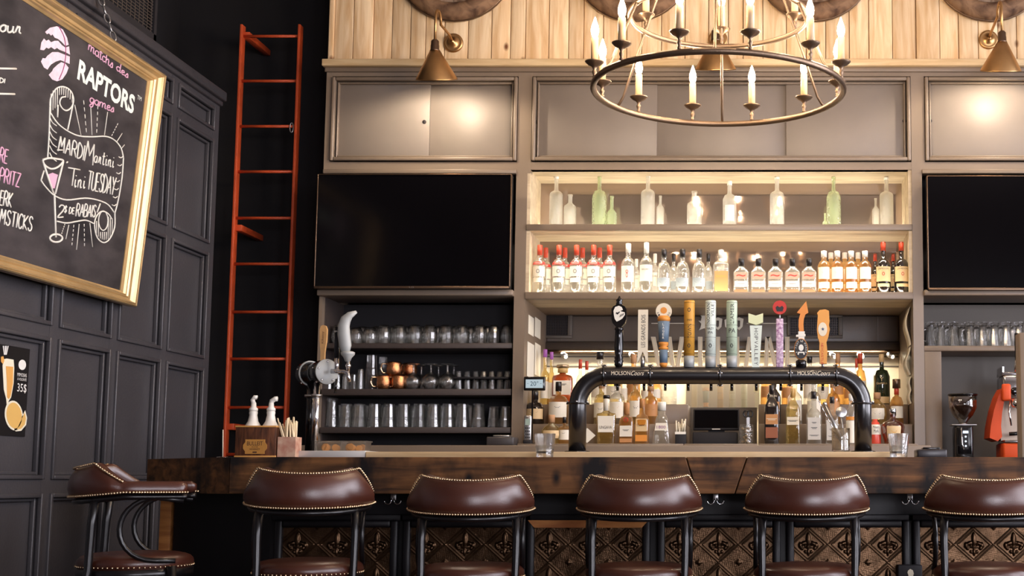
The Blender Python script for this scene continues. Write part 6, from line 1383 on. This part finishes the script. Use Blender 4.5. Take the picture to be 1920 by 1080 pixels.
# tall outlined letter strips standing behind the tower
s = thing('letter_strips', 'row of tall pale outlined letter strips behind the draught handles', 'sign', (Xu(1350, 8.9, 690), 8.9, P(1350, 692, 8.9).z)); o = s.location
def Pl(u, v): q = P(u, v, 8.9); return (q.x-o.x, q.z-o.z)
for (ut, ub) in ((1225, 1237), (1255, 1262), (1279, 1270), (1313, 1313), (1346, 1346), (1382, 1382), (1406, 1398), (1439, 1436), (1441, 1455), (1476, 1476)):
    w = 4.2; MB().prism([Pl(ub-w, 692), Pl(ub+w, 692), Pl(ut+w, 632), Pl(ut-w, 632)], -.02, 0).build('strip', k_cream, s)
    w = 2.8; MB().prism([Pl(ub-w, 690), Pl(ub+w, 690), Pl(ut+w, 634), Pl(ut-w, 634)], -.0206, -.02).build('outline', k_lab2, s); w = 2.2; MB().prism([Pl(ub-w, 689.5), Pl(ub+w, 689.5), Pl(ut+w, 634.5), Pl(ut-w, 634.5)], -.0212, -.0206).build('face', k_cream, s)
MB().prism([Pl(1215, 697), Pl(1482, 697), Pl(1482, 691), Pl(1215, 691)], -.02, 0).build('base_rail', k_cream, s)
mb = MB(); mb.box(Pl(1218, 700)[0], Pl(1222, 700)[0], -.015, .0, TIER[3][1]-o.z, Pl(1218, 692)[1]); mb.box(Pl(1474, 700)[0], Pl(1478, 700)[0], -.015, 0, TIER[3][1]-o.z, Pl(1218, 692)[1]); mb.build('rail_legs', k_cream, s)
# pipe and spotlights under the band
zq = P(1100, 659, 8.97).z
s = thing('light_rail', 'dark rail with small spotlights under the niche band', 'light rail', (LX, 8.97, zq))
MB().cyl((xb1+.005-LX, 0, 0), (xc0-.005-LX, 0, 0), .012, 10).build('rail', m_brassdark, s)
for u in (1058, 1185, 1560, 1612, 1668):
    x = Xu(u, 8.97)-LX; mb = MB(); mb.cyl((x, -.005, 0), (x, -.02, -.03), .006, 8); mb.cyl((x-.012, -.03, -.02), (x+.015, -.05, -.04), .017, 14, .02); mb.build('spotlight', m_steel, s); MB().sphere((x+.016, -.052, -.041), .012, 8, 6).build('spot_lens', emission('spot_lens', (1., .85, .6), 14), s)
# notes taped on the niche sides
for i, (ya, yb, va, vb, lab) in enumerate(((8.32, 8.52, 590, 625, 'white note taped on the niche side, upper one nearer the television'), (8.56, 8.78, 594, 630, 'white note taped on the niche side, upper one nearer the vent'), (8.3, 8.55, 640, 705, 'long white note taped on the niche side above the thermostat'), (8.58, 8.8, 642, 702, 'long white note taped on the niche side behind the violet caps'))):
    x = xb1+.002; tag(MB().box(0, .0015, 0, yb-ya, 0, P(985, va, ya).z-P(985, vb, ya).z).build('paper_note', m_paper, loc=(x, ya, P(985, vb, ya).z)), lab, 'note', 'notes in the niche')
for i, (ya, yb, va, vb, lab) in enumerate(((8.3, 8.5, 574, 646, 'curling paper sheet on the far niche side, topmost'), (8.32, 8.52, 650, 702, 'curling paper sheet on the far niche side, middle one'), (8.3, 8.5, 706, 756, 'curling paper sheet on the far niche side, lowest'))):
    z1, z0 = P(1712, va, ya).z, P(1712, vb, ya).z; mb = MB(); vs = []; fs = []; n = 8
    for k in range(n+1):
        f = k/n; off = -.004-.03*math.sin(PI*f)*abs(math.sin(2.2*f+i)); 
        for y in (0, yb-ya): vs.append((off, y, (z1-z0)*f)); vs.append((off+.0012, y, (z1-z0)*f))
    for k in range(n): a = 4*k; fs += [(a, a+2, a+6, a+4), (a+1, a+5, a+7, a+3), (a, a+4, a+5, a+1), (a+2, a+3, a+7, a+6)]
    tag(mb.add(vs, fs, 0, True).build('paper_sheet', m_paper, loc=(xc0-.002, ya, z0)), lab, 'paper', 'papers in the niche')
# thermostat display, phone, price card
a, b = P(981, 732, 8.1), P(1022, 706, 8.1); w, hh = (b.x-a.x)/2, b.z-a.z
s = thing('thermostat_display', 'small black display showing 20 on a thin stand by the tap tower', 'display', ((a.x+b.x)/2, 8.12, ZT1)); zb = a.z-ZT1
MB().box(-w, w, -.012, .012, zb, zb+hh, b=.006).build('case', m_blackgloss, s); MB().box(-w*.8, w*.8, -.0135, -.012, zb+hh*.18, zb+hh*.8).build('screen', emission('lcd', (.62, .74, .80), .75), s)
mb = MB(); put_text(mb, '20°', w*.75, hh*.34, lambda x, z: (x, -.0142, zb+hh*.5+z), .0); put_text(mb, '-', w*.12, .002, lambda x, z: (x-w*.6, -.0142, zb+hh*.5+z)); put_text(mb, '-', w*.12, .002, lambda x, z: (x+w*.6, -.0142, zb+hh*.5+z)); mb.build('digits', ink('lcd_ink', 40, 70, 90), s)
MB().box(-w*.25, -w*.1, -.004, .004, 0, zb+.004).box(-w*.5, w*.2, -.02, .02, 0, .006).build('stand', m_blackgloss, s)
p = P(990, 826, 8.05); s = thing('cordless_phone', 'silver cordless phone standing on the riser behind the bar', 'phone', (Xu(990, 8.06, 800), 8.06, ZT1)); hh = P(990, 779, 8.06).z-ZT1
MB().box(-.026, .026, -.02, .03, 0, .025, b=.006).build('cradle', m_black, s); MB().box(-.022, .022, -.012, .012, .012, hh, b=.008).build('handset', m_steel, s); MB().box(-.015, .015, -.0135, -.012, hh*.66, hh*.88).build('phone_screen', ink('phone_screen', 150, 170, 160), s)
mb = MB()
for r in range(4):
    for c in range(3): mb.box(-.014+c*.0105, -.007+c*.0105, -.0145, -.012, hh*(.2+.11*r), hh*(.2+.11*r)+.009)
mb.build('keypad', k_dark, s)
s = tag(MB().prism([(0, -.045), (.05, 0), (0, .045), (-.05, 0)], -.002, .002, Matrix.Translation((0, 0, .05))).build('price_card', k_label, loc=(Xu(1101, 8.02, 810), 8.02, ZT1)), 'white diamond card standing beside the near tower leg', 'card')
# till, tool pots
zz = ZT1
a, b = P(1299, 806, 8.15), P(1386, 766, 8.15); w = (b.x-a.x)/2; s = thing('till_monitor', 'black till monitor in the middle of the back counter', 'monitor', ((a.x+b.x)/2, 8.2, zz)); za, zb = a.z-zz, b.z-zz
MB().box(-w, w, -.01, .02, za, zb, b=.005, M=Matrix.Translation((0, 0, za)) @ Matrix.Rotation(-.12, 4, 'X') @ Matrix.Translation((0, 0, -za))).build('screen_case', m_black, s); MB().box(-w*.94, w*.94, -.0125, -.0098, za+.012, zb-.008, M=Matrix.Translation((0, 0, za)) @ Matrix.Rotation(-.12, 4, 'X') @ Matrix.Translation((0, 0, -za))).build('screen', m_screen, s)
MB().box(-w*1.02, w*.92, -.02, .22, 0, za-.012, b=.006).build('drawer_base', m_black, s); MB().box(-.05, .05, .03, .08, za-.012, za+.03).build('neck', m_black, s); mb = MB(); put_text(mb, '-', .05, .005, lambda x, z: (x, -.0145, za+.006+z), .02); mb.build('maker_mark', k_white, s)
s = thing('pen_box', 'dark box of pens and papers beside the till monitor', 'box', (Xu(1276, 8.1, 810), 8.12, zz)); MB().box(-.032, .032, -.03, .04, 0, .075, b=.002).build('box_shell', m_black, s); MB().box(-.033, .033, -.0315, -.03, .06, .075).build('white_band', k_white, s); mb = MB()
for k in range(9): mb.cyl((-.025+k*.006, random.uniform(-.02, .03), .07), (-.028+k*.007, random.uniform(-.02, .03), random.uniform(.12, .155)), .0045, 7)
mb.build('pens', k_cream, s)
s = thing('tool_jar', 'clear jar of tags with black scissors beside the till monitor', 'jar', (Xu(1399, 8.1, 810), 8.12, zz)); MB().lathe([(.042, 0), (.045, .01), (.045, .1), (.042, .115), (.044, .12)], 20).build('jar_wall', g_clear, s)
mb = MB()
for k in range(40): 
    a_ = random.uniform(0, 2*PI); r_ = random.uniform(0, .034); mb.sphere((r_*math.cos(a_), r_*math.sin(a_), random.uniform(.01, .1)), .009, 6, 4)
ob = mb.build('corks', mat('cork_bits', srgb(190, 164, 126), .6, vary=.6, vscale=60, sub=srgb(40, 34, 30)), s); ob['kind'] = 'stuff'
p = s.location; s = thing('scissors', 'black-handled scissors standing in the jar by the till', 'scissors', (p.x+.012, 8.12, zz+.02))
for q in (-1, 1): MB().tube([(q*.012+.016*math.cos(a), 0, .165+.02*math.sin(a)) for a in [2*PI*k/12 for k in range(12)]], .005, 6, closed=True).build('finger_loop', m_blackgloss, s)
MB().prism([(-.006, 0), (.006, 0), (.01, .15), (-.01, .15)], -.002, .002).build('blades', m_steel, s)
# ================================================================== COFFEE GRINDER AND MACHINE
YK = 8.06; zk = ZK
def Pk(u, v): return P(u, v, YK)
s = thing('coffee_grinder', 'black coffee grinder with a bean hopper at the end of the back bar', 'coffee grinder', (Pk(1806, 800).x, YK, zk)); o = s.location
z1, z2, z3 = Pk(1806, 796).z-zk, Pk(1806, 748).z-zk, Pk(1806, 739).z-zk
MB().box(-.052, .052, -.06, .1, 0, z1-.006, b=.016).build('body', m_blackgloss, s); MB().box(-.075, .075, -.05, .06, z1-.008, z1, b=.003).build('collar_plate', m_steel, s)
MB().lathe([(.022, z1), (.03, z1+.02), (.062, z1+.055), (.084, z1+.10), (.088, z3-.008)], 28).build('hopper', glass('smoked_hopper', (.62, .52, .46), .8, .06), s); MB().lathe([(.0, z3), (.09, z3), (.092, z3-.006), (.088, z3-.01)], 28).build('hopper_lid', m_blackgloss, s)
MB().lathe([(.0, z1+.012), (.02, z1+.012), (.056, z1+.056), (.078, z1+.10), (.07, z1+.112), (0, z1+.118)], 24).build('coffee_beans', mat('coffee_beans', srgb(44, 26, 18), .35, bump=1.0, bscale=180), s)
MB().lathe([(.024, z1-.002), (.024, z1+.012)], 18).build('hopper_collar', m_steel, s); MB().box(-.012, .02, -.064, -.06, z1-.15, z1-.03).build('control_panel', m_black, s); mb = MB()
for k in range(3): mb.sphere((.004, -.065, z1-.075-k*.028), .006, 8, 6)
mb.box(-.012, .02, -.066, -.064, z1-.055, z1-.04); mb.build('lit_buttons', emission('button_light', (.8, .88, 1.), 1.6), s)
MB().tube([(-.02, -.062, z1-.02), (-.02, -.07, .1), (-.01, -.08, .06)], .004, 8).build('dosing_fork', m_chrome, s); MB().lathe([(.04, .0), (.042, .006), (0, .007)], 18, Matrix.Translation((.005, -.09, 0))).build('drip_plate', m_steel, s)
m_orange = mat('orange_enamel', srgb(206, 76, 30), .5, spec=.3)
s = thing('espresso_machine', 'orange and chrome espresso machine at the end of the back bar', 'coffee machine', (Pk(1900, 800).x, YK, zk)); o = s.location
def e2(u, v): q = Pk(u, v); return (q.x-o.x, q.z-zk)
x0 = e2(1873, 800)[0]; x1 = x0+.62
MB().box(x0, x1, -.13, .12, 0, e2(1873, 832)[1], b=.012).build('drip_base', m_orange, s); MB().box(x0+.01, x1-.01, -.13, .10, e2(1873, 832)[1], e2(1873, 826)[1], b=.003).build('drip_grid', m_chrome, s)
MB().box(x0+.01, x1-.01, .0, .12, e2(1873, 826)[1], e2(1873, 752)[1]).build('back_plate', mat('dull_steel', srgb(150, 136, 122), .5, metal=.6), s)
MB().box(x0+.012, x1-.012, -.10, .12, e2(1873, 752)[1], e2(1873, 706)[1], b=.015).build('head_box', m_chrome, s)
MB().box(x0, x0+.055, -.125, -.098, e2(1873, 754)[1], e2(1873, 722)[1], b=.012).build('orange_corner', m_orange, s)
pts = [(1851, 822), (1853, 800), (1859, 770), (1867, 745), (1876, 728), (1886, 722), (1886, 738), (1878, 752), (1874, 775), (1872, 800), (1874, 820), (1866, 828)]
MB().prism([e2(*q) for q in pts], -.09, .12).build('side_fin', m_orange, s)
MB().box(x0+.01, x1-.02, -.09, .1, e2(1873, 706)[1], e2(1873, 700)[1], b=.002).box(x0+.012, x0+.02, -.09, .1, e2(1873, 700)[1], e2(1873, 690)[1]).build('cup_rail', m_chrome, s)
gx = e2(1900, 745)[0]
MB().lathe([(.03, -.02), (.036, -.005), (.036, .03)], 20, Matrix.Translation((gx, -.12, e2(0, 760)[1]))).build('group_head', m_chrome, s); MB().cyl((gx, -.13, e2(0, 766)[1]), (gx+.03, -.25, e2(0, 768)[1]), .012, 12).build('portafilter_handle', m_blackgloss, s)
MB().tube([(gx-.04, -.12, e2(0, 752)[1]), (gx-.055, -.15, e2(0, 775)[1]), (gx-.045, -.16, e2(0, 800)[1])], .006, 8).build('steam_wand', m_chrome, s); MB().sphere((gx-.01, -.112, e2(0, 736)[1]), .026, 14, 8, 1, .4, 1).build('gauge', m_blackgloss, s)
MB().tube([(gx-.004, -.12, e2(0, 700)[1]), (gx+.002, -.135, e2(0, 675)[1])], .013, 10).build('lever_link', m_chrome, s); MB().tube([(gx+.002, -.135, e2(0, 678)[1]), (gx-.003, -.15, e2(0, 640)[1]), (gx-.005, -.155, e2(0, 630)[1])], .013, 10).build('lever_grip', m_blackgloss, s)
p = e2(1892, 815); MB().cyl((p[0]-.02, -.11, p[1]), (p[0]+.05, -.115, p[1]+.004), .012, 10).build('spare_handle', m_blackgloss, s)
# dark box with a cream emblem hung on the bar front
p = P(1707, 1062, 6.16); s = thing('emblem_box', 'small black box with a cream head emblem on the bar front', 'box', (p.x, 6.2, p.z-.12)); MB().box(-.055, .055, -.03, .03, 0, .125, b=.004).build('box_shell', m_black, s)
MB().prism([(-.01, .085), (-.006, .066), (-.0, .064), (.0, .056), (.012, .06), (.013, .076), (.016, .088), (.012, .102), (.0, .108), (-.010, .1), (-.013, .09)], -.032, -.03).build('emblem', k_cream, s)
